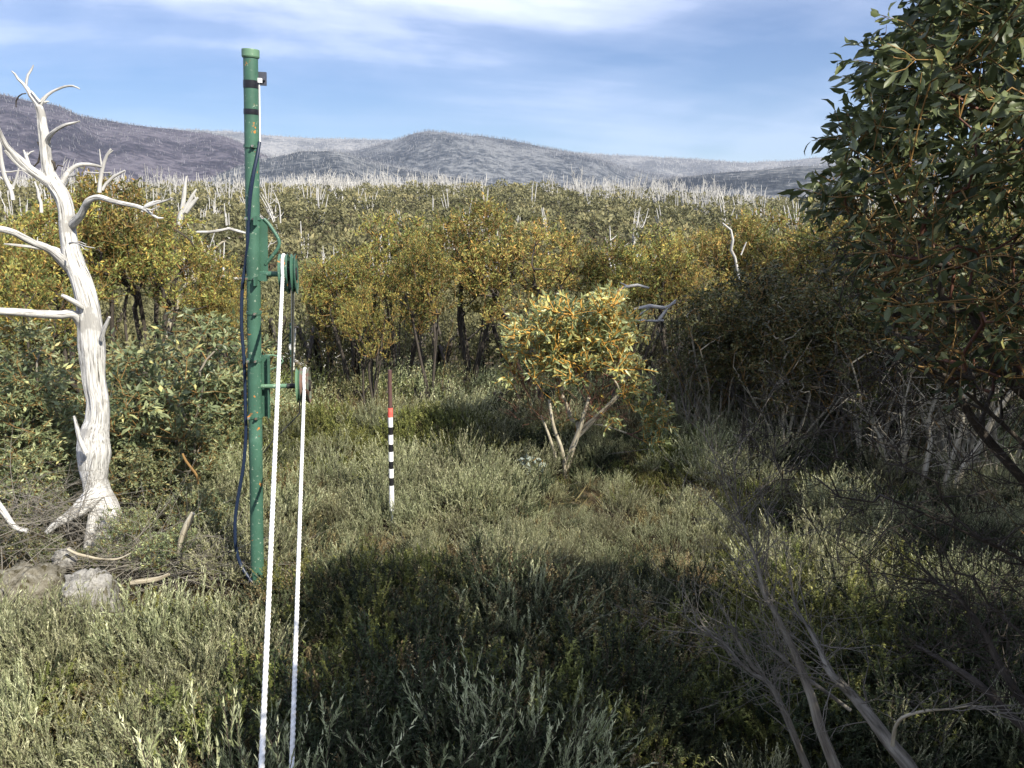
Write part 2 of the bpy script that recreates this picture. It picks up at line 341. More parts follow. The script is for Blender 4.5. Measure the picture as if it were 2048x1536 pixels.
# ------------------------------------------------------------------ scene object helpers
C = sc.collection
def obj(name, mb, mats, parent=None, loc=None):
    me = mb if isinstance(mb, bpy.types.Mesh) else mb.mesh(name, mats if isinstance(mats, (list, tuple)) else [mats])
    o = bpy.data.objects.new(name, me); C.objects.link(o)
    if parent is not None: o.parent = parent
    if loc is not None: o.location = loc
    return o
def tag(o, label, cat, group=None, kind=None):
    if label: o['label'] = label
    if cat: o['category'] = cat
    if group: o['group'] = group
    if kind: o['kind'] = kind
    return o
def thing(name, label, cat, loc=(0, 0, 0), group=None):
    o = bpy.data.objects.new(name, None); C.objects.link(o); o.location = loc; o.empty_display_size = .2
    return tag(o, label, cat, group)
def struct(name, mb, mats):
    o = obj(name, mb, mats); o['kind'] = 'structure'; return o
def dup(root, loc, rz=0, s=1, label=None, group=None, tilt=(0, 0)):
    r = root.copy(); C.objects.link(r); r.location = loc; r.rotation_euler = (tilt[0], tilt[1], rz)
    r.scale = (s, s, s) if isinstance(s, (int, float)) else s
    if label: r['label'] = label
    if group: r['group'] = group
    for ch in root.children:
        c = ch.copy(); C.objects.link(c); c.parent = r
    return r

# ------------------------------------------------------------------ ground
def build_ground():
    az = np.radians(np.concatenate([np.linspace(-44, 44, 265), np.linspace(48, 312, 67)]))
    rr = np.concatenate([[0.0], np.geomspace(.6, 12, 70), np.geomspace(12.5, 500, 110), np.geomspace(540, 9000, 26)])
    A, Rr = np.meshgrid(az, rr); X = np.sin(A) * Rr; Y = np.cos(A) * Rr
    back = np.abs(np.degrees(np.arctan2(X, Y))) > 60
    Z = H(X, Y); Z = np.where(back & (Rr > 20), np.interp(Rr, [20, 200, 9000], [0, -3, -40]) + fbm(X / 60, Y / 60, 3, 2) * 4, Z)
    Z[0] = Z[1].mean()
    m, n = A.shape; i = np.arange(m - 1)[:, None]; j = np.arange(n)[None]; j2 = (j + 1) % n
    F = np.stack([i * n + j, (i + 1) * n + j + 0 * i, (i + 1) * n + j2, i * n + j2], -1).reshape(-1, 4)[:, ::-1]
    mb = MB(); mb.add(np.stack([X, Y, Z], -1).reshape(-1, 3), F, 0)
    struct('ground', mb, ground_mat())
build_ground()

# ------------------------------------------------------------------ far hills
def hill(name, pts, Rc, Rf, mat, zf=-62, amp=6, seed=0, sticks=0, sh=9, smat=None, az_rng=(-40, 42), bulge=.0):
    rng = np.random.default_rng(seed)
    px = np.array([p[0] for p in pts], float); py = np.array([p[1] for p in pts], float)
    a = np.arctan((px - 1024) / FPX)
    # elevation angle of each crest pixel
    ez = []
    for x, y in pts:
        q = at(x, y, 1.0) - np.array((0, 0, CAM_Z)); ez.append(math.atan2(q[2], math.hypot(q[0], q[1])))
    azs = [math.atan2(at(x, y, 1.0)[0], 1.0) for x, y in pts]
    def surf(az, s):
        # s 0 foot .. 1 crest .. 1.4 back
        el = np.interp(az, azs, ez)
        kx = az * Rc / 160.0
        zc = CAM_Z + Rc * np.tan(el)
        rr_ = Rf + (Rc - Rf) * s
        f = np.where(s <= 1, np.sin(np.clip(s, 0, 1) * math.pi / 2) ** 1.25, 1 - ((s - 1) / .4) ** 2 * .5)
        g = fbm(kx * 1.0 + 11 * seed, s * 2.2 + .4 * kx, 5, seed) * (1 - np.abs(np.clip(s, 0, 1.4) * 2 - 1) ** 2 * .75).clip(0)
        ridge = np.abs(fbm(kx * .7 + seed, s * 1.1 - .3 * kx, 3, seed + 3))
        z = zf + (zc - zf) * f + amp * 6 * g - amp * 7 * ridge * np.clip(1 - s, 0, 1) * np.clip(s * 3, 0, 1)
        z = z + fbm(kx * 9, s * 3, 3, seed + 5) * 2.2
        return np.sin(az) * rr_, np.cos(az) * rr_, z
    az = np.radians(np.linspace(*az_rng, 420)); s = np.linspace(0, 1.4, 90)
    A, Sg = np.meshgrid(az, s); X, Y, Z = surf(A, Sg)
    m, n = A.shape; i = np.arange(m - 1)[:, None]; j = np.arange(n - 1)[None]
    F = np.stack([i * n + j, i * n + j + 1, (i + 1) * n + j + 1, (i + 1) * n + j], -1).reshape(-1, 4)
    mb = MB(); mb.add(np.stack([X, Y, Z], -1).reshape(-1, 3), F, 0)
    o = struct(name, mb, mat)
    if sticks:
        lo, hi_ = max(azs[0], rad(-34)), min(azs[-1], rad(34))
        az = rng.uniform(lo, hi_, sticks); s = rng.uniform(.12, 1.0, sticks) ** .7
        s = np.where(rng.random(sticks) < .12, 1.0 + rng.uniform(-.01, .01, sticks), s)
        X, Y, Z = surf(az, s)
        keep = fbm(X / 170, Y / 260, 3, seed + 21) + .18 * rng.normal(size=sticks) > -.05
        keep |= s > .985
        X, Y, Z, s = X[keep], Y[keep], Z[keep], s[keep]; k = len(X)
        B = np.stack([X, Y, Z - 1], -1); hh = sh * rng.uniform(.35, 1.0, k) * np.where(s > .985, .5, .8)
        T = B + np.stack([rng.normal(0, .22, k) * hh, rng.normal(0, .1, k) * hh, hh], -1)
        wd = rng.uniform(.2, .46, k) * Rc / 2000
        ms = MB(); wv = np.stack([wd, 0 * wd, 0 * wd], -1)
        V = np.stack([B - wv, B + wv, T + wv * .4, T - wv * .4], 1).reshape(-1, 3)
        F = np.array([[0, 1, 2, 3]])[None] + (np.arange(k) * 4)[:, None, None]
        ms.add(V, F.reshape(-1, 4), 0, rng.random(k), False)
        so = obj('dead_forest', ms, smat); so['kind'] = 'stuff'
    return o
STK = foliage('far_dead_trunks', [(0, (.07, .07, .08)), (.6, (.14, .14, .15)), (1, (.32, .32, .33))], rough=1, transl=.0, spec=0, var=.05)
STK2 = foliage('far_pale_trunks', [(0, (.12, .12, .13)), (.5, (.21, .21, .215)), (1, (.40, .40, .40))], rough=1, transl=.0, spec=0, var=.05)
M_h_purple = hill_mat('hill_purple_scrub', (.028, .026, .036), (.054, .048, .062), (.11, .10, .118))
M_h_grey = hill_mat('hill_grey_scrub', (.026, .031, .038), (.056, .062, .070), (.15, .155, .16))
M_h_pale = hill_mat('hill_pale_scrub', (.085, .088, .092), (.14, .142, .145), (.24, .235, .23))
hill('hill_range', [(-400, 210), (250, 262), (400, 261), (460, 263), (520, 271), (620, 277), (700, 281), (760, 280), (860, 282), (1000, 292), (1100, 304), (1200, 311), (1300, 315), (1400, 321), (1500, 326), (1600, 320), (1700, 318), (2048, 300), (2500, 290)], 3300, 2200, M_h_pale, amp=8, seed=3, sticks=26000, sh=13, smat=STK2)
hill('peak', [(-300, 420), (240, 385), (400, 352), (520, 335), (640, 316), (700, 305), (760, 290), (800, 278), (830, 268), (862, 265), (900, 268), (960, 277), (1060, 294), (1150, 310), (1200, 322), (1300, 345), (1500, 368), (1700, 385), (2500, 400)], 2300, 1300, M_h_grey, amp=7, seed=4, sticks=30000, sh=11, smat=STK)
hill('hillside', [(-900, 120), (-500, 150), (-200, 175), (0, 198), (60, 212), (160, 236), (290, 254), (420, 276), (480, 292), (560, 320), (650, 352), (760, 380), (900, 410), (2500, 430)], 2000, 800, M_h_purple, amp=7, seed=6, sticks=30000, sh=8, smat=STK)
hill('spur', [(-300, 450), (250, 395), (330, 372), (450, 335), (520, 317), (600, 306), (680, 309), (760, 329), (860, 350), (1000, 368), (1100, 385), (2500, 450)], 1500, 800, M_h_grey, amp=4, seed=8, sticks=13000, sh=9, smat=STK2)
hill('rise', [(-300, 520), (900, 415), (1050, 395), (1150, 383), (1300, 362), (1450, 345), (1600, 333), (1750, 330), (2048, 320), (2500, 320)], 1250, 700, M_h_grey, amp=4, seed=9, sticks=13000, sh=8, smat=STK)

# ------------------------------------------------------------------ tree growing
def grow(stems, targets, rng, bf=.3, step=.12, wob=.02, rmin=.003, rbase=.03, droop=0.0, pw=.55, lift=.35):
    P = []; par = []; pl = []
    for st in stems:
        st = np.asarray(st, float); prev = -1; L0 = 0
        Q, _ = resample(st, np.ones(len(st)), step)
        for i, q in enumerate(Q):
            if i: L0 += np.linalg.norm(q - Q[i - 1])
            P.append(q); par.append(prev); pl.append(L0); prev = len(P) - 1
    cap = len(P) + int(len(targets) * 40) + 10
    A = np.zeros((cap, 3)); A[:len(P)] = P; PL = np.zeros(cap); PL[:len(P)] = pl; n = len(P)
    base = np.mean([np.asarray(s)[0] for s in stems], axis=0)
    targets = np.asarray(targets); order = np.argsort(np.linalg.norm(targets - base, axis=1))
    tips = []; tdir = []
    for t in targets[order]:
        df = A[:n] - t; d = np.sqrt((df ** 2).sum(1))
        cost = d + bf * PL[:n] + np.maximum(df[:, 2], 0) * 1.2
        j = int(np.argmin(cost)); p0 = A[j]
        d0 = p0 - A[par[j]] if par[j] >= 0 else np.array([0, 0, 1.0])
        d0 = d0 / max(np.linalg.norm(d0), 1e-9); dist = d[j]
        if dist < .02: continue
        k = max(2, min(30, int(dist / step)))
        c1 = p0 + d0 * dist * lift
        prev = j; w = rng.normal(0, wob, 3)
        for i in range(1, k + 1):
            u = i / k; q = (1 - u) ** 2 * p0 + 2 * u * (1 - u) * c1 + u * u * t
            q = q + w * math.sin(u * math.pi) + rng.normal(0, wob * .3, 3) * (u < 1)
            A[n] = q; PL[n] = PL[prev] + np.linalg.norm(q - A[prev]); par.append(prev); prev = n; n += 1
        tips.append(prev); dd = A[prev] - A[par[prev]]; tdir.append(dd / max(np.linalg.norm(dd), 1e-9))
    A = A[:n]; cnt = np.zeros(n); cnt[tips] += 1
    for i in range(n - 1, -1, -1):
        if par[i] >= 0: cnt[par[i]] += cnt[i]
    tot = max(cnt.max(), 1); R_ = np.maximum(rmin, rbase * (np.maximum(cnt, .6) / tot) ** pw)
    for i in range(n - 1, -1, -1):
        if par[i] >= 0: R_[par[i]] = max(R_[par[i]], R_[i])
    return A, np.array(par), R_, np.array(tips), np.array(tdir), PL[:n]
def limbs(mb, G, mat_big=0, mat_small=None, thr=.008, n=5, tint=.5, thr2=None, mat_tiny=None):
    A, par, R_, tips, td, PL = G
    i = np.where(par >= 0)[0]; a = par[i]
    big = R_[i] >= thr
    d = nrm(A[i] - A[a]); ext = d * R_[i][:, None] * .35
    segs(mb, (A[a] - ext)[big], (A[i] + ext * .5)[big], R_[a][big], R_[i][big], n, mat_big, tint)
    if mat_small is None: mat_small = mat_big
    if mat_tiny is None:
        segs(mb, A[a][~big], A[i][~big], R_[a][~big], R_[i][~big], 3, mat_small, tint)
    else:
        s2 = (~big) & (R_[i] >= thr2); s3 = (~big) & (R_[i] < thr2)
        segs(mb, A[a][s2], A[i][s2], R_[a][s2], R_[i][s2], 3, mat_small, tint)
        segs(mb, A[a][s3], A[i][s3], R_[a][s3], R_[i][s3], 3, mat_tiny, tint)
def spray(mb, P, D, rng, tw=3, twl=.15, nl=6, ll=.07, lw=.022, twr=.0015, mat_l=0, mat_t=1, kind='lance', hang=(0, 0, -.5), tint=(.2, .8), up=.4, young=.12, tt=None):
    T = len(P)
    if not T: return
    P_ = np.repeat(P, tw, 0); D_ = nrm(np.repeat(D, tw, 0) + rng.normal(size=(T * tw, 3)) * .65 + np.array([0, 0, up]))
    l = twl * rng.uniform(.5, 1.3, T * tw)[:, None]
    mid = P_ + D_ * l * .5 + rng.normal(size=P_.shape) * l * .07; E = mid + nrm(D_ + np.array([0, 0, -.12])) * l * .5
    tn = rng.uniform(.2, .8, T * tw)
    segs(mb, P_, mid, twr * 1.2, twr, 3, mat_t, tn); segs(mb, mid, E, twr, twr * .6, 3, mat_t, tn)
    ctint = np.repeat(rng.uniform(tint[0], tint[1], T), tw * nl) if tt is None else np.repeat(tt, tw * nl)
    u = np.tile(np.linspace(.2, 1.0, nl), T * tw) + rng.normal(0, .05, T * tw * nl)
    Pm = np.repeat(P_, nl, 0); Mm = np.repeat(mid, nl, 0); Em = np.repeat(E, nl, 0); uu = np.clip(u, 0, 1)[:, None]
    pos = np.where(uu < .5, Pm + (Mm - Pm) * uu * 2, Mm + (Em - Mm) * (uu * 2 - 1))
    dl = nrm(np.repeat(D_, nl, 0) * .55 + rng.normal(size=pos.shape) * .65 + np.array(hang))
    k = len(pos); sz = rng.uniform(.6, 1.15, k)
    t = np.clip(ctint + rng.normal(0, .13, k), 0, .9)
    t = np.where(rng.random(k) < young, rng.uniform(.88, 1, k), t)
    leaves(mb, pos, dl, ll * sz, lw * sz * rng.uniform(.8, 1.2, k), rng, mat_l, t, kind)
def crown_pts(rng, n, c, r, hollow=.35, lobes=7, flat=.0):
    """points through an uneven crown made from several lobes"""
    c = np.asarray(c, float); r = np.asarray(r, float)
    ld = nrm(rng.normal(size=(lobes, 3)) + np.array([0, 0, .25])); lc = c + ld * r * rng.uniform(.40, .68, (lobes, 1)); lr = rng.uniform(.34, .56, lobes)
    out_ = []
    while len(out_) < n:
        k = rng.integers(lobes); d = nrm(rng.normal(size=3)); q = lc[k] + d * r * lr[k] * rng.uniform(hollow, 1) ** .5
        if q[2] < c[2] - r[2] * (.95 - flat): continue
        out_.append(q)
    return np.array(out_)

def gum_tree(seed, h=2.7, cr=1.0, ch=.9, nt=150, nstem=4, leafmat=None, twmat=None, barkm=None, ll=.075, lw=.024, kind='quad', tw=3, nl=7, rb=.035, spread=.35, young=.12, tint=(.2, .8), twl=.16, lean=(0, 0), bf=.3, hang=(0, 0, -.4), lobes=8, twr=.002, up=.4, low=.3):
    rng = np.random.default_rng(seed)
    cz = h - ch; T = crown_pts(rng, nt, (lean[0], lean[1], cz), (cr, cr, ch), lobes=lobes)
    stems = []
    for i in range(nstem):
        a = 2 * math.pi * (i + rng.uniform(-.3, .3)) / nstem; e = np.array([math.cos(a), math.sin(a), 0]) * spread * cr * rng.uniform(.5, 1.2)
        hh = (cz - ch * low) * rng.uniform(.75, 1.05)
        stems.append([e * .15, e * .35 + np.array([lean[0] * .2, lean[1] * .2, hh * .35]) + rng.normal(0, .03, 3), e * .7 + np.array([lean[0] * .5, lean[1] * .5, hh * .7]) + rng.normal(0, .05, 3), e + np.array([lean[0], lean[1], hh])])
    G = grow(stems, T, rng, bf=bf, rbase=rb, rmin=.0028, wob=.03)
    tr = MB(); limbs(tr, G, 0, 1, thr=.006, n=6)
    cw = MB(); spray(cw, G[0][G[3]], G[4], rng, tw=tw, twl=twl, nl=nl, ll=ll, lw=lw, kind=kind, young=young, tint=tint, hang=hang, twr=twr, up=up)
    return tr.mesh('trunk', [barkm or M_bark, twmat or M_twig_or]), cw.mesh('crown', [leafmat or M_gum, twmat or M_twig_or])
def tree_thing(name, meshes, label, loc, rz=0, s=1, group=None, cat='tree', tilt=(0, 0)):
    o = thing(name, label, cat, loc, group); o.rotation_euler = (tilt[0], tilt[1], rz); o.scale = (s, s, s) if isinstance(s, (int, float)) else s
    obj('trunk', meshes[0], None, o)
    if len(meshes) > 1: obj('crown', meshes[1], None, o)
    return o

# ------------------------------------------------------------------ plateau scrub
def far_crown(seed, w_=1.7, h=2.6, n=3600, ll=.15):
    rng = np.random.default_rng(seed); T = crown_pts(rng, n, (0, 0, h - 1.15), (w_, w_, 1.2), hollow=.55, lobes=9)
    D = nrm((T - np.array([0, 0, h - 1.8])) + rng.normal(size=T.shape) * .7)
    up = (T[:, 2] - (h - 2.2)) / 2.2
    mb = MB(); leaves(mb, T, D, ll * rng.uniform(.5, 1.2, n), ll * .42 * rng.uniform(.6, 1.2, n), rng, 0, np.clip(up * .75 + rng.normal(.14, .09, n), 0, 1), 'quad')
    tr = MB()
    for i in range(4):
        a = rng.uniform(0, 6.28); e = np.array([math.cos(a), math.sin(a), 0])
        tube(tr, [(0, 0, 0), e * .3 + (0, 0, 1), e * .7 + np.array((0, 0, h - .9))], [.05, .04, .02], 4, .6)
    return tr.mesh('trunk', [M_bark_dark]), mb.mesh('crown', [M_gum_far])
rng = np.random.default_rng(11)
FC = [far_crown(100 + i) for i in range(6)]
def scatter(n, r0, r1, half, mind, rng, power=1.0):
    out_ = []; cell = {}
    tries = 0
    while len(out_) < n and tries < n * 30:
        tries += 1
        r = math.sqrt(rng.uniform(r0 ** 2, r1 ** 2)); a = rad(rng.uniform(-half, half)); x, y = math.sin(a) * r, math.cos(a) * r
        k = (int(x // mind), int(y // mind)); ok = True
        for i in (-1, 0, 1):
            for j in (-1, 0, 1):
                for q in cell.get((k[0] + i, k[1] + j), ()):
                    if (q[0] - x) ** 2 + (q[1] - y) ** 2 < mind ** 2: ok = False
        if ok: cell.setdefault(k, []).append((x, y)); out_.append((x, y))
    return out_
def far_word(x, y):
    px = pix((x, y, float(H(x, y)) + 2))[0]
    return 'left of the mast' if px < 500 else 'above the pulleys' if px < 720 else 'above the middle clump of gums' if px < 1080 else 'above the small sunlit gum' if px < 1350 else 'beside the big foreground tree' if px < 1650 else 'behind the big foreground tree'
pts = scatter(290, 24, 74, 35, 2.5, rng)
for i, (x, y) in enumerate(pts):
    s = rng.uniform(.75, 1.25)
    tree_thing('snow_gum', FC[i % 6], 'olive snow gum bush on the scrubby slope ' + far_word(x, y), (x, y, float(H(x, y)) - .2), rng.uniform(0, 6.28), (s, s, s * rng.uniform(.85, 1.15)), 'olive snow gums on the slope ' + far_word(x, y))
def joined_canopy():
    pts = scatter(2100, 72, 250, 35, 2.9, rng)
    mb = MB()
    for (x, y) in pts:
        r_ = math.hypot(x, y); n = int(np.interp(r_, [70, 240], [230, 120])); s = rng.uniform(.8, 1.35); h = 2.5 * s
        d = nrm(rng.normal(size=(n, 3)) + np.array([0, -.25, .4])); q = d * np.array([1.75, 1.75, 1.15]) * s * rng.uniform(.6, 1, (n, 1)) + np.array([0, 0, h - 1.0])
        q = q + .35 * fbm(q[:, 0:1] * 2 + x, q[:, 1:2] * 2 + y, 2, 3)
        base = np.array([x, y, float(H(x, y))]); ct = rng.uniform(-.24, .2)
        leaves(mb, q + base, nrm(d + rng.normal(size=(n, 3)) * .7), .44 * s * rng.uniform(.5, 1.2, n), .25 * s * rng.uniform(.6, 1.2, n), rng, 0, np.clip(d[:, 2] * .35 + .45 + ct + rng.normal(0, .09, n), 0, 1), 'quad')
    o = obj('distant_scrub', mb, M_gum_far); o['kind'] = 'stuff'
joined_canopy()

def dead_tree_mesh(seed, h=5, nst=4, r=.09, fine=True):
    rng = np.random.default_rng(seed); mb = MB()
    lean = rng.normal(0, .45, 2)
    for i in range(nst):
        a = rng.uniform(0, 6.28); e = np.array([math.cos(a) * .9, math.sin(a) * .9, 0]) * rng.uniform(.5, 2.0); hh = h * rng.uniform(.55, 1.05)
        P = [np.array([0, 0, 0.]), e * .35 + np.array([lean[0] * .4, lean[1] * .4, hh * .35]), e * .8 + np.array([lean[0], lean[1], hh * .7]), e * .95 + np.array([lean[0] * 1.8, lean[1] * 1.8, hh])]
        tube(mb, P, [r, r * .75, r * .5, r * .16], 5, .35, rough=.1, seed=i)
        for k in range(3 if fine else 1):
            u = rng.uniform(.4, .9); j = min(int(u * 3), 2); f = u * 3 - j; p = P[j] * (1 - f) + P[j + 1] * f
            d = nrm(rng.normal(size=3) * np.array([1, 1, .3]) + np.array([0, 0, .7])); ln = rng.uniform(.5, 1.3)
            tube(mb, [p, p + d * ln * .5 + rng.normal(0, .07, 3), p + d * ln + np.array([0, 0, ln * .25])], [r * .4, r * .28, r * .1], 4, .3)
    return mb
DT = [dead_tree_mesh(200 + i, h=5.5 + .3 * (i % 4), nst=5 + i % 4, r=.12).mesh('trunk', [M_dead_far]) for i in range(10)]
def dead_spots(n, rng):
    out_ = []
    while len(out_) < n:
        if rng.random() < .84: r = rng.normal(205, 20)
        else: r = math.sqrt(rng.uniform(60 ** 2, 200 ** 2))
        if r < 45 or r > 245: continue
        a = rng.uniform(-34, 31); x, y = math.sin(rad(a)) * r, math.cos(rad(a)) * r
        if float(fbm(np.array(x / 22), np.array(y / 30), 2, 31)) + rng.normal(0, .07) < -.02: continue
        out_.append((x, y))
    return out_
for i, (x, y) in enumerate(dead_spots(290, rng)):
    s = rng.uniform(.75, 1.2)
    o = tag(obj('dead_tree', DT[i % 10], None, loc=(x, y, float(H(x, y)) - .1)), 'pale dead snow gum ' + ('on the ridge line ' if math.hypot(x, y) > 185 else 'on the slope below the ridge ') + far_word(x, y), 'tree', ('ridge' if math.hypot(x, y) > 185 else 'slope') + ' dead trees ' + far_word(x, y))
    o.rotation_euler = (rng.normal(0, .08), rng.normal(.05, .08), rng.uniform(0, 6.28)); o.scale = (s, s, s)
def dead_mass():
    mb = MB(); rs = np.random.default_rng(77)
    for (x, y) in dead_spots(1300, rs):
        b = np.array([x, y, float(H(x, y))]); s = rs.uniform(.7, 1.15)
        for i in range(3):
            a = rs.uniform(0, 6.28); e = np.array([math.cos(a), math.sin(a), 0]) * rs.uniform(.3, 1.2); hh = 4.8 * s * rs.uniform(.7, 1.1)
            tube(mb, [b, b + e * .5 + (0, 0, hh * .45), b + e + (rs.normal(0, .3), 0, hh)], [.11, .085, .04], 4, 1.2, cap=False)
    o = obj('dead_wood_stand', mb, M_dead_far); o['kind'] = 'stuff'
dead_mass()

# ------------------------------------------------------------------ traced limbs
def traced(mb, pts, Y=None, n=10, step=.03, mat=0, **k):
    """pts: (px, py, width px[, Y])"""
    P = [at(p[0], p[1], p[3] if len(p) > 3 else Y) for p in pts]
    W = [p[2] * .5 * depth_of(q) / FPX for p, q in zip(pts, P)]
    tube(mb, P, W, n, step, mat, **k)
    return P
def zH(x, y): return float(H(x, y))

# ------------------------------------------------------------------ the bleached dead tree
def hero_dead():
    Y0 = 6.5
    b = at(205, 1090, Y0)
    t = thing('dead_tree', 'big bleached white dead tree with twisted limbs standing behind the boulders', 'tree', (float(b[0]), float(b[1]), zH(b[0], b[1])))
    off = Vector(t.location)
    def part(name, chains, seed=0, n=14, label=None):
        mb = MB()
        for c, kw in chains:
            kw = dict(kw); Yc = kw.pop('Y', Y0); traced(mb, c, Yc, **{**dict(n=n, step=.025, rough=.05, flute=.12, seed=seed), **kw})
        for i in range(len(mb.v)): mb.v[i] = mb.v[i] - np.array(off)
        return obj(name, mb, M_dead, t)
    part('trunk', [([(206, 1160, 64, 6.4), (212, 1120, 58, 6.42), (218, 1080, 58, 6.44), (218, 1045, 58, 6.46), (206, 1010, 54, 6.48), (196, 985, 50), (190, 960, 48), (187, 930, 58), (188, 900, 62), (189, 872, 56), (196, 840, 42), (197, 805, 39), (190, 765, 41), (187, 726, 43), (184, 690, 47), (181, 655, 46), (178, 625, 43), (172, 596, 42), (163, 565, 41), (152, 538, 39), (143, 510, 37), (137, 480, 32), (133, 450, 31), (131, 420, 30), (124, 395, 30), (110, 372, 30), (99, 350, 24), (94, 325, 21), (91, 300, 20), (89, 275, 20), (85, 249, 17), (82, 225, 15), (76, 208, 13)], dict(n=28, step=.012, flute=.30, rough=.12))])
    part('limb', [([(80, 215, 13), (70, 202, 10), (62, 192, 9), (55, 178, 8), (47, 168, 6), (36, 158, 5), (30, 148, 4), (23, 142, 2)], {}), ([(52, 174, 5), (53, 162, 5), (56, 150, 4.5), (63, 139, 4), (67, 130, 2)], {})], 1)
    part('limb', [([(81, 208, 9), (86, 199, 8), (95, 190, 6), (105, 183, 5), (116, 178, 5), (130, 173, 4.5), (146, 172, 4), (160, 178, 2)], {}), ([(89, 205, 5), (94, 203, 4), (99, 203, 2)], {}), ([(80, 205, 6), (73, 196, 5), (66, 187, 4), (62, 182, 3)], dict(Y=6.48))], 2)
    part('limb', [([(93, 288, 11, 6.5), (98, 274, 9, 6.46), (108, 263, 8, 6.42), (120, 255, 7, 6.4), (133, 249, 6, 6.38), (147, 246, 4.5, 6.38), (160, 242, 2, 6.38)], {})], 3)
    part('limb', [([(112, 378, 20, 6.5), (97, 364, 20, 6.48), (80, 353, 18, 6.45), (64, 342, 17, 6.42), (45, 325, 16, 6.4), (27, 308, 14, 6.36), (12, 292, 12, 6.3), (2, 272, 10, 6.26), (-8, 250, 9, 6.2), (-25, 215, 5, 6.1)], dict(n=18)), ([(62, 345, 8), (58, 330, 7), (53, 315, 6), (47, 300, 3)], {}), ([(53, 312, 4), (62, 304, 3), (68, 302, 2)], {}), ([(57, 325, 4), (55, 314, 3), (54, 304, 2)], {}), ([(10, 300, 7, 6.3), (24, 318, 6, 6.33), (40, 334, 5, 6.37), (56, 345, 4, 6.4)], {})], 4)
    part('limb', [([(117, 380, 12, 6.5), (124, 366, 11, 6.55), (133, 350, 10, 6.6), (143, 338, 9, 6.65), (157, 330, 8, 6.7), (178, 329, 7, 6.75), (196, 332, 6, 6.8), (203, 334, 4, 6.82)], {}), ([(135, 352, 5, 6.6), (144, 352, 5, 6.58), (153, 347, 4, 6.55), (152, 338, 2, 6.53)], {})], 5)
    part('limb', [([(142, 452, 18, 6.5), (152, 441, 17, 6.45), (162, 430, 15, 6.4), (170, 414, 14, 6.36), (177, 402, 14, 6.32), (188, 396, 12, 6.3), (203, 395, 11, 6.27), (224, 402, 10, 6.24), (250, 408, 9, 6.22), (275, 413, 8, 6.2), (292, 420, 7, 6.2), (305, 430, 5, 6.2), (316, 436, 4, 6.2), (327, 436, 2, 6.2)], dict(n=16)), ([(284, 417, 5, 6.2), (300, 411, 5, 6.18), (325, 403, 4, 6.15), (346, 396, 2.5, 6.13)], {}), ([(284, 424, 5, 6.2), (291, 412, 5, 6.22), (306, 404, 4, 6.25), (322, 401, 2, 6.27)], {}), ([(290, 416, 4, 6.2), (303, 420, 3, 6.17), (318, 412, 2, 6.15)], {})], 6)
    part('limb', [([(142, 538, 22, 6.5), (128, 525, 20, 6.44), (114, 511, 18, 6.38), (98, 498, 16, 6.32), (82, 491, 15, 6.27), (66, 485, 14, 6.22), (48, 476, 14, 6.17), (30, 466, 13, 6.12), (10, 460, 13, 6.06), (-20, 455, 12, 5.98), (-70, 452, 8, 5.85)], dict(n=16)), ([(134, 515, 14, 6.5), (118, 503, 12, 6.5), (100, 496, 9, 6.47), (78, 496, 8, 6.42), (55, 493, 6, 6.35), (30, 490, 5, 6.3), (8, 488, 3, 6.25)], {}), ([(78, 490, 3, 6.25), (75, 482, 2, 6.25), (75, 474, 1.5, 6.25)], {})], 7)
    part('limb', [([(168, 650, 26, 6.5), (158, 638, 20, 6.46), (148, 630, 17, 6.42), (136, 628, 17, 6.37), (118, 630, 17, 6.3), (98, 629, 17, 6.24), (75, 628, 16, 6.18), (52, 626, 16, 6.1), (25, 624, 15, 6.02), (0, 623, 15, 5.95), (-40, 618, 13, 5.8), (-90, 610, 9, 5.65)], dict(n=18))], 8)
    part('stub', [([(164, 614, 12, 6.4), (152, 606, 11, 6.35), (138, 598, 10, 6.3), (124, 590, 7, 6.26)], {})], 9)
    part('stub', [([(203, 680, 9, 6.45), (207, 662, 8, 6.42), (213, 648, 7.5, 6.4), (219, 634, 5, 6.38)], {})], 10)
    part('stub', [([(172, 905, 13, 6.3), (160, 880, 9, 6.28), (154, 855, 8, 6.26), (148, 832, 4, 6.25)], {})], 11)
    part('twig', [([(139, 487, 5, 6.28), (146, 485, 3.5, 6.2), (158, 488, 3, 6.12), (172, 493, 2.5, 6.05), (189, 496, 1.5, 6.0)], dict(n=6)), ([(148, 485, 2.5, 6.2), (160, 484, 2, 6.12), (172, 489, 1.5, 6.1)], dict(n=5)), ([(160, 490, 2.2, 6.12), (168, 498, 1.8, 6.1), (178, 500, 1.2, 6.05)], dict(n=5))], 12)
    part('root', [([(196, 985, 40, 6.45), (176, 1002, 36, 6.38), (156, 1020, 28, 6.3), (134, 1035, 20, 6.22), (112, 1048, 14, 6.15), (92, 1066, 9, 6.1)], dict(n=18)), ([(190, 1030, 26, 6.36), (180, 1070, 18, 6.3), (172, 1100, 10, 6.25)], {})], 13)
    # hanging strip of dark bark
    for c, yy in (([(52, 187, 2.5), (44, 188, 2.5), (37, 193, 3), (32, 202, 3), (32, 215, 2)], 6.45), ([(76, 284, 5), (81, 296, 4), (80, 312, 5), (76, 325, 4), (66, 335, 2), (60, 343, 2)], 6.5), ([(100, 320, 6), (108, 325, 6), (111, 340, 5), (116, 330, 3), (126, 333, 3)], 6.5)):
        mb = MB(); traced(mb, c, yy, n=5)
        for i in range(len(mb.v)): mb.v[i] = mb.v[i] - np.array(off)
        obj('bark_strip', mb, M_bark_dark, t)
hero_dead()

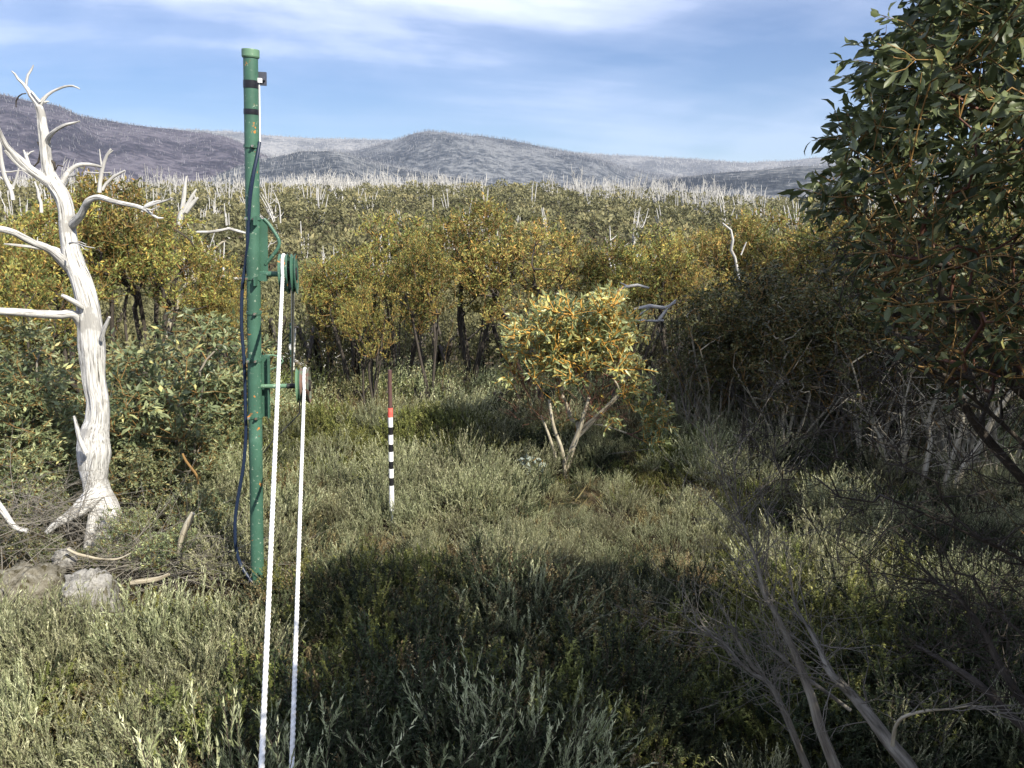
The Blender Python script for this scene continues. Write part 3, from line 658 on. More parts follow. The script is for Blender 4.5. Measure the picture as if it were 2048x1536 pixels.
def lone_dead(label, chains, Y, mat=M_dead_far, name='dead_tree', group=None, sides=7):
    P0 = at(chains[0][0][0], chains[0][0][1], Y)
    t = Vector(P0); mb = MB()
    for c in chains: traced(mb, c, Y, n=sides, step=.12 if Y > 9 else .05, rough=.08, seed=len(c))
    for i in range(len(mb.v)): mb.v[i] = mb.v[i] - P0
    o = obj(name, mb, mat, loc=t); return tag(o, label, 'tree' if name == 'dead_tree' else 'branch', group)
lone_dead('forked dead trunk with broken tips behind the limbs of the big white dead tree', [[(199, 385, 9), (200, 366, 8), (203, 345, 8), (208, 325, 7), (214, 310, 6), (222, 298, 4)], [(204, 335, 4), (201, 318, 3), (199, 298, 1.5)], [(214, 311, 3), (226, 301, 2)], [(170, 344, 2), (195, 346, 3), (222, 345, 2)], [(192, 366, 3), (190, 352, 2)]], 10.2)
lone_dead('short pale broken dead stem poking above the olive gum left of the mast', [[(205, 380, 7), (212, 368, 6), (228, 353, 6), (250, 341, 3)]], 10.8)
lone_dead('slim dead tree with curved arms at the left edge of the photo', [[(26, 400, 9), (22, 380, 8), (10, 355, 9), (2, 320, 9), (0, 290, 7), (-4, 260, 5)], [(22, 385, 6), (30, 365, 5), (36, 345, 4), (38, 336, 2)], [(28, 378, 5), (12, 362, 4), (-6, 352, 3)], [(0, 343, 3), (20, 344, 3), (45, 341, 2), (60, 352, 1.5)]], 9.0)
lone_dead('knotty dead stub standing in the olive gum just left of the white trunk', [[(83, 425, 7), (82, 405, 7), (78, 395, 7), (75, 378, 5), (69, 363, 3)], [(79, 396, 4), (84, 378, 2)]], 9.6)
lone_dead('pair of thick pale dead trunks left of the green mast', [[(358, 450, 12), (362, 430, 11), (366, 410, 9), (369, 385, 8), (373, 352, 3)], [(366, 425, 9), (378, 405, 8), (385, 392, 7), (393, 378, 3)], [(372, 425, 8), (384, 408, 9), (396, 395, 4)], [(380, 410, 5), (392, 400, 4), (388, 388, 2)]], 24)
lone_dead('leaning split dead trunk with yellow heartwood left of the green mast', [[(330, 680, 14), (358, 598, 12), (372, 575, 13), (384, 560, 13), (392, 545, 8), (400, 528, 8), (407, 500, 4)], [(372, 575, 10), (390, 562, 10), (402, 545, 8), (412, 522, 7), (425, 500, 6), (445, 484, 4), (452, 482, 2)]], 15, M_bark_pale)
lone_dead('thin white dead limb stretching sideways behind the middle of the mast', [[(330, 600, 6), (386, 567, 5), (405, 561, 5), (430, 554, 6), (446, 553, 6), (470, 557, 6), (500, 558, 5)]], 13, name='dead_branch', mat=M_dead)
lone_dead('thin white dead limb crossing behind the mast at clamp height', [[(383, 468, 3), (395, 464, 5), (420, 464, 6), (445, 460, 6), (458, 457, 6), (475, 462, 6), (500, 468, 5)]], 14, name='dead_branch', mat=M_dead)
lone_dead('thin curved dead stem rising from the gums near the foreground tree', [[(1478, 560, 6), (1470, 515, 5), (1462, 500, 6), (1466, 480, 5), (1462, 460, 4), (1445, 446, 3)], [(1482, 510, 3), (1488, 495, 3), (1493, 484, 2)]], 11.5, mat=M_dead_far)
lone_dead('bare white fallen limbs tangled between the olive gums right of centre', [[(1232, 584, 5), (1250, 574, 6), (1275, 570, 6), (1298, 576, 4)], [(1255, 572, 3), (1240, 565, 2)], [(1268, 618, 5), (1300, 612, 8), (1330, 616, 7), (1352, 605, 3)], [(1275, 632, 4), (1300, 615, 3)], [(1270, 640, 4), (1310, 642, 5), (1328, 641, 4)], [(1318, 640, 7), (1335, 616, 6), (1352, 600, 4)]], 11, name='dead_branch', mat=M_dead_far)

def tangle(name, label, c, r, n, mat, seed, thick=(.004, .014), cat='branches', up=.2, ln=(.25, .8), parent=None):
    """loose heap of curved dead twigs"""
    rng = np.random.default_rng(seed); mb = MB(); c = np.asarray(c, float); r = np.asarray(r, float)
    k = n; A = c + rng.normal(size=(k, 3)) * r * .55; D = nrm(rng.normal(size=(k, 3)) * np.array([1, .7, .35]) + np.array([0, 0, up]))
    l = rng.uniform(*ln, k)[:, None]; cv = rng.normal(size=(k, 3)) * .22; th = rng.uniform(*thick, k)
    th *= rng.random(k) ** 1.2 + .35
    g = zH(c[0], c[1]); prev = A; m = 5
    for i in range(1, m + 1):
        u = i / m; cur = A + D * l * u + cv * l * u * u + np.array([0, 0, -.12]) * l * u * u
        segs(mb, prev, cur, th * (1 - .7 * (i - 1) / m), th * (1 - .7 * u), 3 if m < 3 else 4, 0, rng.random(k)); 
        if i in (2, 3, 4):
            dd = nrm(nrm(cur - prev) + rng.normal(size=(k, 3)) * .6); l2 = l * rng.uniform(.15, .45, (k, 1)); md = cur + dd * l2 * .5
            segs(mb, cur, md, th * .45, th * .35, 3, 0, rng.random(k)); segs(mb, md, md + nrm(dd + rng.normal(size=(k, 3)) * .4) * l2 * .5, th * .35, th * .12, 3, 0, rng.random(k))
        prev = cur
    for i in range(len(mb.v)): mb.v[i] = mb.v[i] - c
    return tag(obj(name, mb, mat, loc=Vector(c)), label, cat)
tangle('dead_branches', 'tangle of fine grey dead twigs on the ground right of the big dead trunk', at(330, 1130, 6.0) * 1.0, (.55, .26, .13), 300, M_twig_grey, 1, thick=(.0015, .005))
tangle('dead_branches', 'heap of grey dead twigs around the roots of the big dead tree', at(180, 1120, 5.9), (.50, .10, .08), 110, M_twig_grey, 2, thick=(.0015, .0045))
tangle('dead_branches', 'mat of fine dead twigs at the left edge above the boulder', at(50, 1040, 6.0), (.45, .28, .15), 200, M_twig_grey, 3, thick=(.0015, .0045))
tangle('dead_branches', 'white tangle of dead branches beyond the lower pulley wheel', at(650, 755, 16), (.40, .4, .22), 42, M_dead, 4, thick=(.010, .022), ln=(.3, .9))
tangle('dead_branches', 'spidery white dead branches behind the second small mast', at(615, 700, 19), (.28, .3, .25), 26, M_dead, 5, thick=(.010, .02), ln=(.3, .9))
tangle('dead_branches', 'grey tangle of dead branches under the shaded thicket', at(1500, 800, 10.2), (1.1, .5, .30), 150, M_twig_grey, 6, thick=(.004, .012), up=2.2, ln=(.4, 1.1))
def fallen(label, chain, Y, mat, n=9, name='fallen_branch'):
    P0 = at(chain[0][0], chain[0][1], chain[0][3] if len(chain[0]) > 3 else Y); mb = MB(); traced(mb, chain, Y, n=n, step=.03, rough=.08, flute=.1)
    for i in range(len(mb.v)): mb.v[i] = mb.v[i] - P0
    return tag(obj(name, mb, mat, loc=Vector(P0)), label, 'branch')
fallen('smooth tan fallen branch among grey twigs between dead tree and mast', [(262, 1166, 9), (280, 1163, 11), (305, 1160, 11), (322, 1156, 9), (338, 1148, 6)], 5.7, M_bark_pale)
fallen('long tan branch lying across the foot of the big dead tree', [(135, 1098, 5), (155, 1108, 6), (175, 1113, 6), (200, 1118, 5), (235, 1118, 4), (262, 1106, 2)], 5.75, M_bark_pale)
fallen('upright broken branch with peeling cream bark between dead tree and mast', [(356, 1128, 7, 5.9), (362, 1080, 11, 5.9), (374, 1050, 14, 5.9), (386, 1026, 9, 5.9)], 5.9, M_bark_pale)
fallen('bent yellow stick above the blue green leaves left of the mast', [(365, 907, 4), (372, 922, 5), (384, 938, 5), (394, 952, 5), (396, 968, 4)], 6.2, M_twig_mid)
fallen('grey white stick lying at the left edge beside the dead roots', [(-10, 1000, 14), (12, 1030, 12), (30, 1054, 10), (55, 1062, 9)], 5.8, M_dead)

# ------------------------------------------------------------------ boulders
def boulder(label, c, r, seed, col_mat, name='boulder', sq=.6, cat='rock'):
    rng = np.random.default_rng(seed); c = np.asarray(c, float)
    nu, nv = 40, 24; th = np.linspace(0, 2 * math.pi, nu, endpoint=False); ph = np.linspace(-1.35, math.pi / 2, nv)
    Th, Ph = np.meshgrid(th, ph); d = np.stack([np.cos(Ph) * np.cos(Th), np.cos(Ph) * np.sin(Th), np.sin(Ph)], -1)
    d = np.sign(d) * np.abs(d) ** sq
    nz = np.abs(fbm(d[..., 0] * 2.1 + seed, d[..., 1] * 2.1 + d[..., 2] * 1.9, 4, seed)) * .9 - .10 + fbm(d[..., 0] * 7 + d[..., 2] * 5, d[..., 1] * 7 - d[..., 2] * 4, 3, seed + 4) * .16
    V = d * np.asarray(r) * (1 + nz[..., None]); n = nu
    i = np.arange(nv - 1)[:, None]; j = np.arange(n)[None]; j2 = (j + 1) % n
    F = np.stack([i * n + j, i * n + j2, (i + 1) * n + j2, (i + 1) * n + j], -1).reshape(-1, 4)
    mb = MB(); mb.add(V.reshape(-1, 3), F, 0)
    o = obj(name, mb, col_mat, loc=Vector(c)); o.rotation_euler = (rng.normal(0, .1), rng.normal(0, .1), rng.uniform(0, .5)); return tag(o, label, cat)
def rock_mat(name, a, b_, c):
    m, t, b = new_mat(name); tcn = t.nodes.new('ShaderNodeTexCoord')
    n = t.nodes.new('ShaderNodeTexNoise'); n.inputs['Scale'].default_value = 22; n.inputs['Detail'].default_value = 12; n.inputs['Roughness'].default_value = .78; t.links.new(tcn.outputs['Object'], n.inputs['Vector'])
    r = ramp(t, [(.33, a), (.5, b_), (.66, c)]); t.links.new(n.outputs[0], r.inputs[0]); t.links.new(r.outputs[0], b.inputs['Base Color'])
    b.inputs['Roughness'].default_value = .95; b.inputs['Specular IOR Level'].default_value = .15
    vr = t.nodes.new('ShaderNodeTexVoronoi'); vr.feature = 'DISTANCE_TO_EDGE'; vr.inputs['Scale'].default_value = 7; ad = t.nodes.new('ShaderNodeVectorMath'); ad.operation = 'MULTIPLY_ADD'; ad.inputs[1].default_value = (.12, .12, .12)
    t.links.new(n.outputs['Color'], ad.inputs[0]); t.links.new(tcn.outputs['Object'], ad.inputs[2]); t.links.new(ad.outputs[0], vr.inputs['Vector'])
    rc = ramp(t, [(.0, (.12, .12, .12)), (.02, (1, 1, 1))]); t.links.new(vr.outputs['Distance'], rc.inputs[0])
    n5 = t.nodes.new('ShaderNodeTexNoise'); n5.inputs['Scale'].default_value = 13; n5.inputs['Detail'].default_value = 3; t.links.new(tcn.outputs['Object'], n5.inputs['Vector']); rl = ramp(t, [(.58, (1, 1, 1)), (.63, (.42, .40, .30))]); t.links.new(n5.outputs[0], rl.inputs[0])
    m1 = t.nodes.new('ShaderNodeMix'); m1.data_type = 'RGBA'; m1.blend_type = 'MULTIPLY'; m1.inputs[0].default_value = .85; t.links.new(r.outputs[0], m1.inputs[6]); t.links.new(rc.outputs[0], m1.inputs[7])
    m2 = t.nodes.new('ShaderNodeMix'); m2.data_type = 'RGBA'; m2.blend_type = 'MULTIPLY'; m2.inputs[0].default_value = 1; t.links.new(m1.outputs[2], m2.inputs[6]); t.links.new(rl.outputs[0], m2.inputs[7]); t.links.new(m2.outputs[2], b.inputs['Base Color'])
    bp = t.nodes.new('ShaderNodeBump'); bp.inputs['Strength'].default_value = 1.0; bp.inputs['Distance'].default_value = .02; t.links.new(n.outputs[0], bp.inputs['Height']); t.links.new(bp.outputs[0], b.inputs['Normal'])
    return m
M_rock = rock_mat('pale_granite', (.12, .11, .10), (.30, .29, .27), (.42, .41, .385))
M_rock2 = rock_mat('mossy_granite', (.07, .06, .035), (.18, .165, .13), (.31, .295, .255))
boulder('pale grey granite boulder at the foot of the big dead tree', at(183, 1205, 5.5), (.175, .16, .23), 3, M_rock)
boulder('browner mossy granite boulder in the left corner beside the pale one', at(50, 1200, 5.5), (.25, .2, .23), 5, M_rock2)
boulder('small wedge of smooth stone between the two boulders', at(130, 1118, 5.85), (.085, .06, .075), 8, M_rock, name='stone', sq=.75)

# ------------------------------------------------------------------ green mast
def paint_mat(name, c, rust=True, sc_=9, thr=.635):
    m, t, b = new_mat(name); tcn = t.nodes.new('ShaderNodeTexCoord')
    def nz(s, d=5, r_=.6):
        n = t.nodes.new('ShaderNodeTexNoise'); n.inputs['Scale'].default_value = s; n.inputs['Detail'].default_value = d; n.inputs['Roughness'].default_value = r_; t.links.new(tcn.outputs['Object'], n.inputs['Vector']); return n
    n0 = nz(5); r0 = ramp(t, [(.35, tuple(v * .75 for v in c)), (.6, c), (.75, tuple(min(1, v * 1.25 + .02) for v in c))]); t.links.new(n0.outputs[0], r0.inputs[0]); col = r0.outputs[0]
    layers = [(nz(38, 6, .7), .62, .66, (.34, .40, .32))]
    if rust: layers += [(nz(sc_, 6, .6), thr, thr + .02, (.50, .19, .035)), (nz(sc_ * .7 + 3, 5, .6), thr + .03, thr + .05, (.17, .055, .025))]
    for n, a_, b2, cc in layers:
        rr_ = ramp(t, [(a_, (0, 0, 0)), (b2, (1, 1, 1))]); t.links.new(n.outputs[0], rr_.inputs[0])
        mm = t.nodes.new('ShaderNodeMix'); mm.data_type = 'RGBA'; t.links.new(rr_.outputs[0], mm.inputs[0]); t.links.new(col, mm.inputs[6]); mm.inputs[7].default_value = (*cc, 1); col = mm.outputs[2]
    t.links.new(col, b.inputs['Base Color']); b.inputs['Roughness'].default_value = .48; b.inputs['Specular IOR Level'].default_value = .45
    bp = t.nodes.new('ShaderNodeBump'); bp.inputs['Strength'].default_value = .25; bp.inputs['Distance'].default_value = .002; t.links.new(layers[0][0].outputs[0], bp.inputs['Height']); t.links.new(bp.outputs[0], b.inputs['Normal'])
    return m
M_green = paint_mat('green_paint', (.052, .130, .090))
M_green_pale = paint_mat('faded_green_paint', (.13, .24, .15), thr=.7)
M_black_tape = plain('black_tape', (.012, .012, .016), .35)
M_hose = plain('blue_black_hose', (.012, .022, .050), .4, spec=.5)
M_steel = plain('galvanised_steel', (.38, .39, .38), .45, .6, noise=((.24, .17, .12), 30))
M_rubber = plain('black_rubber', (.015, .015, .015), .6)
M_rustw = plain('worn_rusty_paint', (.13, .075, .055), .5, noise=((.10, .13, .09), 18))
M_rope = plain('white_rope', (.80, .80, .79), .85, spec=.1, noise=((.62, .61, .58), 40))
M_white = plain('white_plastic', (.8, .8, .8), .4)
M_dark_plastic = plain('dark_grey_plastic', (.07, .075, .10), .45)

YM = 5.75
TOP = at(501, 99, YM); BOT = at(515.5, 1200, YM); BOT = BOT + (BOT - TOP) * .12
AX = nrm(BOT - TOP); MR = 27 * .5 * depth_of(at(508, 700, YM)) / FPX
def on_mast(py):
    """mast centre at pixel height py"""
    lo, hi_ = 0.0, 1.0
    for _ in range(40):
        m = (lo + hi_) / 2
        if pix(TOP + (BOT - TOP) * m)[1] < py: lo = m
        else: hi_ = m
    return TOP + (BOT - TOP) * lo
ZL = -AX
def mast():
    base = BOT; t = thing('measuring_mast', 'tall dark green pipe mast carrying two pulley wheels, bolted clamps and a hose', 'mast', tuple(base)); off = np.array(base)
    def p(name, mb, mats, parent=None):
        for i in range(len(mb.v)): mb.v[i] = mb.v[i] - off
        return obj(name, mb, mats, parent or t)
    X = nrm(np.cross(np.array([0, 1.0, 0]), ZL)); Yv = np.cross(ZL, X)   # X right, Yv away from the camera
    if X[0] < 0: X = -X
    if Yv[1] < 0: Yv = -Yv
    mb = MB(); tube(mb, np.linspace(TOP + AX * .05, BOT, 60), [MR] * 60, 32, mat=0, straight=True); p('pole', mb, M_green)
    mb = MB(); lathe(mb, [(0, 0), (MR * 1.17, 0), (MR * 1.20, .006), (MR * 1.20, .044), (MR * 1.12, .052), (MR * .98, .052)], TOP, AX, 36); p('end_cap', mb, M_green_pale)
    for y, h_ in ((169, .024), (224, .017)):
        mb = MB(); c = on_mast(y); lathe(mb, [(MR * 1.0, -h_), (MR * 1.05, -h_), (MR * 1.06, 0), (MR * 1.05, h_), (MR * 1.0, h_)], c, AX, 32); p('tape_band', mb, M_black_tape)
    # sensor box behind the pole
    mb = MB(); c = on_mast(154); box(mb, c + Yv * (MR + .012) + X * .012, X * .072, Yv * .010, ZL * .042); box(mb, c + Yv * (MR + .002) + X * (MR + .022), X * .012, Yv * .02, ZL * .012); p('sensor_plate', mb, M_dark_plastic)
    mb = MB(); box(mb, on_mast(160) + X * (MR + .012), X * .012, Yv * .012, ZL * .014); p('cable_gland', mb, M_white)
    mb = MB(); tube(mb, [on_mast(y) + X * (MR + .006) + Yv * .004 for y in (160, 180, 200, 224, 250, 280, 292)], [.0052] * 7, 6, .05); p('cable', mb, M_white)
    # angle iron plates behind the pole
    mb = MB()
    a, b2 = on_mast(292), on_mast(556); c = (a + b2) / 2; hl = np.linalg.norm(b2 - a) / 2
    a3 = on_mast(437); c3 = (a3 + b2) / 2; h3 = np.linalg.norm(b2 - a3) / 2
    box(mb, c3 + X * (MR + .016) + Yv * .03, X * .028, Yv * .004, ZL * h3); p('plate', mb, M_green)
    mb = MB(); a, b2 = on_mast(712), on_mast(836); c = (a + b2) / 2; hl = np.linalg.norm(b2 - a) / 2
    box(mb, c + Yv * (MR + .006) + X * .012, X * .080, Yv * .004, ZL * hl); box(mb, c + X * (.091) + Yv * (MR - .020), X * .003, Yv * .022, ZL * hl); p('plate', mb, M_green)
    # clamps with bolts
    for y in (293, 437, 556, 625, 719, 832):
        mb = MB(); c = on_mast(y); rr_ = MR * 1.06
        lathe(mb, [(MR * 1.0, -.009), (rr_ + .003, -.009), (rr_ + .003, .009), (MR * 1.0, .009)], c, AX, 28)
        for s in (-1, 1):
            if s < 0 and y in (293, 625): continue
            bc = c + X * s * (MR * .55) - Yv * (MR * .82 + .014)
            box(mb, bc, X * .011, Yv * .014, ZL * .010)
        cl = p('clamp', mb, M_green)
        for s in (-1, 1):
            m2 = MB(); bc = c + X * s * (MR * .55) - Yv * (MR * .82 + .030)
            if s < 0 and y in (293, 625): continue
            lathe(m2, [(0, -.012), (.0085, -.012), (.0085, .006), (.0045, .006), (.0045, .02), (0, .02)], bc, Yv, 6)
            for i in range(len(m2.v)): m2.v[i] = m2.v[i] - off
            obj('bolt', m2, M_steel, cl)
    mb = MB(); c = on_mast(440); box(mb, c + X * (MR * .80) - Yv * (MR * .75 + .03), X * .006, Yv * .028, ZL * .030); p('lug', mb, M_green)
    mb = MB(); c = on_mast(560); box(mb, c + X * (MR * .72) - Yv * (MR * .75 + .03), X * .006, Yv * .028, ZL * .030); p('lug', mb, M_green)
    # bent rod
    mb = MB(); traced(mb, [(528, 438, 7), (536, 446, 7), (548, 463, 7), (557, 478, 7), (559, 486, 7), (555, 498, 7), (544, 513, 7), (531, 529, 7)], YM + .03, n=10, step=.02); p('bent_rod', mb, M_green)
    mb = MB(); traced(mb, [(530, 711, 3), (545, 710, 3), (560, 713, 3), (566, 722, 3), (558, 732, 3), (532, 742, 3)], YM + .35, n=8, step=.03); p('bent_rod', mb, M_green_pale)
    # arms
    P1 = at(569, 548, YM); P2 = at(611, 771, YM)
    WA = nrm(np.array([1.0, .16, .0]))
    def wheel(name, c, R_, wd, mats, hubm):
        mb = MB(); w2 = wd / 2
        prof = [(R_ * .30, -w2 * .7), (R_ * .86, -w2 * .62), (R_, -w2), (R_ * 1.0, -w2 * .86), (R_ * .90, -w2 * .30), (R_ * .84, 0), (R_ * .90, w2 * .30), (R_, w2 * .86), (R_, w2), (R_ * .86, w2 * .62), (R_ * .30, w2 * .7)]
        lathe(mb, prof, c, WA, 48); o = p(name, mb, mats)
        mb = MB(); lathe(mb, [(0, -w2 * 1.15), (R_ * .32, -w2 * 1.15), (R_ * .32, w2 * 1.15), (0, w2 * 1.15)], c, WA, 20)
        for i in range(len(mb.v)): mb.v[i] = mb.v[i] - off
        obj('hub', mb, hubm, o); return o
    dU = depth_of(P1)
    R1 = 40 * dU / FPX; R2 = 36 * depth_of(P2) / FPX
    wheel('pulley_wheel', P1, R1, .060, M_green, M_rubber)
    wheel('pulley_wheel', P1 + WA * .066, R1 * 1.0, .030, M_green, M_rubber)
    wheel('pulley_wheel', P2, R2, .060, M_rustw, M_rubber)
    wheel('pulley_wheel', P2 + WA * .030 - WA * .075, R2 * .96, .028, M_green_pale, M_rubber)
    mb = MB(); tube(mb, [on_mast(547) + X * MR * .9, P1 - WA * .045], [.020, .018], 12, 9); box(mb, on_mast(552) + X * (MR + .02), X * .025, Yv * .02, ZL * .03); p('arm', mb, M_green)
    mb = MB(); tube(mb, [on_mast(772) + X * MR * .9, P2 - WA * .075], [.0155, .0155], 12, 9); p('arm', mb, M_green_pale)
    mb = MB(); tube(mb, [P2 - WA * .125, P2 - WA * .04], [.019, .019], 12, 9); p('axle_sleeve', mb, M_rubber)
    return P1, P2, R1, R2, WA
P1, P2, R1, R2, WA = mast()
def hose():
    c = [(519, 284), (515, 310), (507, 350), (500, 400), (497, 445), (495, 490), (490, 535), (485, 572), (483, 625), (484, 668), (488, 718), (490, 765), (491, 830), (492, 862), (487, 930), (478, 984), (471, 1030), (470, 1062), (472, 1098), (481, 1128), (495, 1152), (508, 1170), (516, 1186), (526, 1205), (533, 1225)]
    YY = [YM - .01, YM - .035, YM - .06, YM - .06, YM - .05, YM - .04] + [YM] * 14 + [YM - .03, YM - .055, YM - .06, YM - .03, YM + .05]
    mb = MB(); traced(mb, [(x, y, 7, q) for (x, y), q in zip(c, YY)], YM, n=10, step=.03)
    tag(obj('hose', mb, M_hose), 'dark blue hose hanging in a loose curve down the left side of the mast', 'hose')
hose()
def rope(name, label, A, B, r, mat=M_rope, wrap=None, sag=0.0):
    """three-strand laid rope between two points, laid over a wheel when wrap is given"""
    pts = []
    if wrap is not None:
        c, R_ = wrap; ax = WA
        back = nrm(np.cross(ax, np.array([0, 0, 1.0]))); back = back if back[1] > 0 else -back
        for a in np.linspace(-155, 5, 26):
            q = c + (back * math.sin(rad(a)) + np.array([0, 0, 1.0]) * math.cos(rad(a))) * R_ if False else c + (-back * math.cos(rad(a)) * 1.0 + np.array([0, 0, 1.0]) * -math.sin(rad(a))) * R_
            pts.append(q)
        pts = pts[::-1]      # front side first
        A = pts[0]
    L_ = np.linalg.norm(B - A); k = int(L_ / .006)
    line = [B + (A - B) * (i / k) + np.array([0, 0, -sag * 4 * (i / k) * (1 - i / k)]) for i in range(k)] + (pts if pts else [A])
    Q = np.array(line); m = len(Q); n = 15
    T = nrm(np.gradient(Q, axis=0)); u = nrm(np.cross(T, WA * .3 + np.array([.0, 0, 1]) * .9 + .1)); v = np.cross(T, u)
    s = np.concatenate([[0], np.cumsum(np.linalg.norm(np.diff(Q, axis=0), axis=1))]); th = np.arange(n) * 2 * math.pi / n
    rr_ = r * (1 + .13 * np.cos(3 * (th[None] - s[:, None] * 75))); 
    V = Q[:, None] + rr_[..., None] * (np.cos(th)[None, :, None] * u[:, None] + np.sin(th)[None, :, None] * v[:, None])
    kk = np.arange(n); k2 = (kk + 1) % n
    F = (np.stack([kk, k2, k2 + n, kk + n], 1)[None] + (np.arange(m - 1) * n)[:, None, None]).reshape(-1, 4)
    mb = MB(); mb.add(V.reshape(-1, 3), F, 0); return tag(obj(name, mb, mat), label, 'rope')
RR = .0112
rope('rope', 'thick white rope running from the upper green pulley down towards the viewer', None, at(516, 1700, 2.6), RR, wrap=(P1, R1 * .86 + RR))
rope('rope', 'white rope running from the lower rusty pulley down towards the viewer', None, at(578, 1700, 2.75), RR * .93, wrap=(P2, R2 * .86 + RR))

# second, smaller mast further back
def small_mast():
    Y = 12.6; b = at(586, 803, Y); t = thing('small_mast', 'small distant green frame mast seen between the ropes', 'mast', tuple(b)); off = b
    def p(name, mb, m):
        for i in range(len(mb.v)): mb.v[i] = mb.v[i] - off
        return obj(name, mb, m, t)
    mb = MB(); traced(mb, [(581, 646, 5), (583, 806, 5)], Y, n=8, step=1); p('pole', mb, M_green)
    mb = MB(); traced(mb, [(592, 735, 4), (593, 806, 5)], Y, n=8, step=1); p('pole', mb, M_green)
    for y0, y1 in ((650, 662), (665, 678), (680, 690)):
        mb = MB(); traced(mb, [(579, y0, 3), (585, y1, 3)], Y - .05, n=6, step=1); p('brace', mb, M_green)
    mb = MB(); traced(mb, [(581, 652, 3), (598, 655, 3)], Y, n=6, step=1); p('arm', mb, M_steel)
    mb = MB(); c = at(581.5, 694, Y - .1); box(mb, c, (.020, 0, 0), (0, .02, 0), (0, 0, .045)); p('white_box', mb, M_white)
    mb = MB(); c = at(589, 792, Y - .1); box(mb, c, (.018, 0, 0), (0, .02, 0), (0, 0, .025)); p('white_box', mb, M_white)
small_mast()
M_rope_g = plain('weathered_rope', (.50, .49, .46), .8, spec=.1)
rope('rope', 'grey rope leading away from the upper pulley to the small distant mast', P1 + np.array([.03, R1 * .6, -R1 * .75]), at(584, 785, 12.4), .011, M_rope_g)
rope('rope', 'pale rope hanging on the right side of the small distant mast', at(591, 656, 12.5), at(587, 740, 12.3), .013, M_rope_g)
mb = MB(); traced(mb, [(600, 826, 2.5, YM + .3), (585, 842, 2.5, YM + .2), (565, 862, 2.5, YM + .1), (545, 883, 2.5, YM), (527, 906, 2.5, YM)], n=6, step=.05); traced(mb, [(599, 800, 3, YM + .3), (600, 828, 3, YM + .3)], n=6, step=.05)
tag(obj('wire', mb, M_rubber), 'thin black wire slanting from the lower pulley to the mast', 'wire')

# snow stake
def stake():
    Y = 7.1; A = at(779.3, 738, Y); B = at(784.5, 1075, Y); t = thing('snow_stake', 'thin snow depth stake banded in black, white and red', 'pole', tuple(B)); off = B
    ax = B - A
    def y2(py):
        lo, hi_ = 0., 1.
        for _ in range(30):
            m = (lo + hi_) / 2
            if pix(A + ax * m)[1] < py: lo = m
            else: hi_ = m
        return A + ax * lo
    def seg(name, y0, y1, wpx, m, lab=None):
        a, b2 = y2(y0), y2(y1); r = wpx / 2 * depth_of(a) / FPX; mb = MB(); tube(mb, [a, b2], [r, r], 18, 9)
        for i in range(len(mb.v)): mb.v[i] = mb.v[i] - off
        o = obj(name, mb, m, t)
        if lab: o['label'] = lab
    br = plain('brown_paint', (.10, .055, .05), .5); red = plain('red_paint', (.75, .10, .08), .5, noise=((.8, .16, .12), 20)); wh = plain('white_paint', (.80, .80, .78), .5, noise=((.66, .66, .64), 30)); bk = plain('black_paint', (.012, .012, .014), .45)
    seg('upper_pole', 740, 817, 8, br, 'dark brown upper pole')
    seg('band', 816, 834, 10.2, red, 'red band'); seg('band', 834, 853.5, 10, wh, 'white band')
    ys = [853.5, 869, 888, 903, 922, 937, 955, 970.5]
    for i in range(len(ys) - 1): seg('band', ys[i], ys[i + 1], 10 if i % 2 else 9.6, wh if i % 2 else bk, 'white band' if i % 2 else 'black band')
    seg('band', 970.5, 1021, 10, wh, 'long white band at the bottom'); seg('lower_pole', 1021, 1075, 4.5, plain('blue_grey_steel', (.30, .36, .42), .5))
stake()

# ------------------------------------------------------------------ olive gums of the middle distance
MID = [gum_tree(300 + i, h=2.9, cr=(.80, .95, 1.05, .9, 1.0)[i], ch=(.95, .80, .75, .90, .85)[i], nt=230, nstem=5 + i % 3, leafmat=M_gum, twmat=M_twig_mid, barkm=M_bark_dark, ll=.058, lw=.021, kind='quad', tw=4, nl=8, rb=.030, young=.13, tint=(.2, .9), twl=.21, twr=.0030, hang=(0, 0, .05), up=.9, lobes=7, spread=.5) for i in range(5)]
GRY = [gum_tree(340 + i, h=2.0, cr=.85, ch=.85, nt=190, nstem=5, leafmat=M_gum_grey, twmat=M_twig_mid, barkm=M_bark, ll=.072, lw=.026, kind='quad', tw=4, nl=8, rb=.022, young=.06, tint=(.2, .8), twl=.17, twr=.0024, hang=(0, 0, -.3)) for i in range(2)]
THK = [gum_tree(360 + i, h=2.9, cr=1.0, ch=1.0, nt=330, nstem=13, leafmat=M_gum_thk, twmat=M_twig_mid, barkm=M_bark_pale, ll=.064, lw=.026, kind='quad', tw=3, nl=8, rb=.024, young=.06, tint=(.05, .7), twl=.18, spread=.85, bf=.15, lobes=11, low=.0, twr=.0016) for i in range(4)]
def put(meshes, i, px, ptop, Y, label, hmesh, group=None, rz=None, wide=1.0, name='snow_gum', seed=0, dz=-.06):
    """stand a tree so that its top reaches pixel row ptop"""
    q = at(px, ptop, Y); g = zH(q[0], Y) + dz; s = (q[2] - g) / hmesh
    rs = np.random.default_rng(int(px * 7 + Y * 100)); rz = rs.uniform(0, 6.28) if rz is None else rz
    return tree_thing(name, meshes[i % len(meshes)], label, (float(q[0]), Y, g), rz, (s * wide, s * wide, s), group)
G1 = 'olive gums in the middle distance'
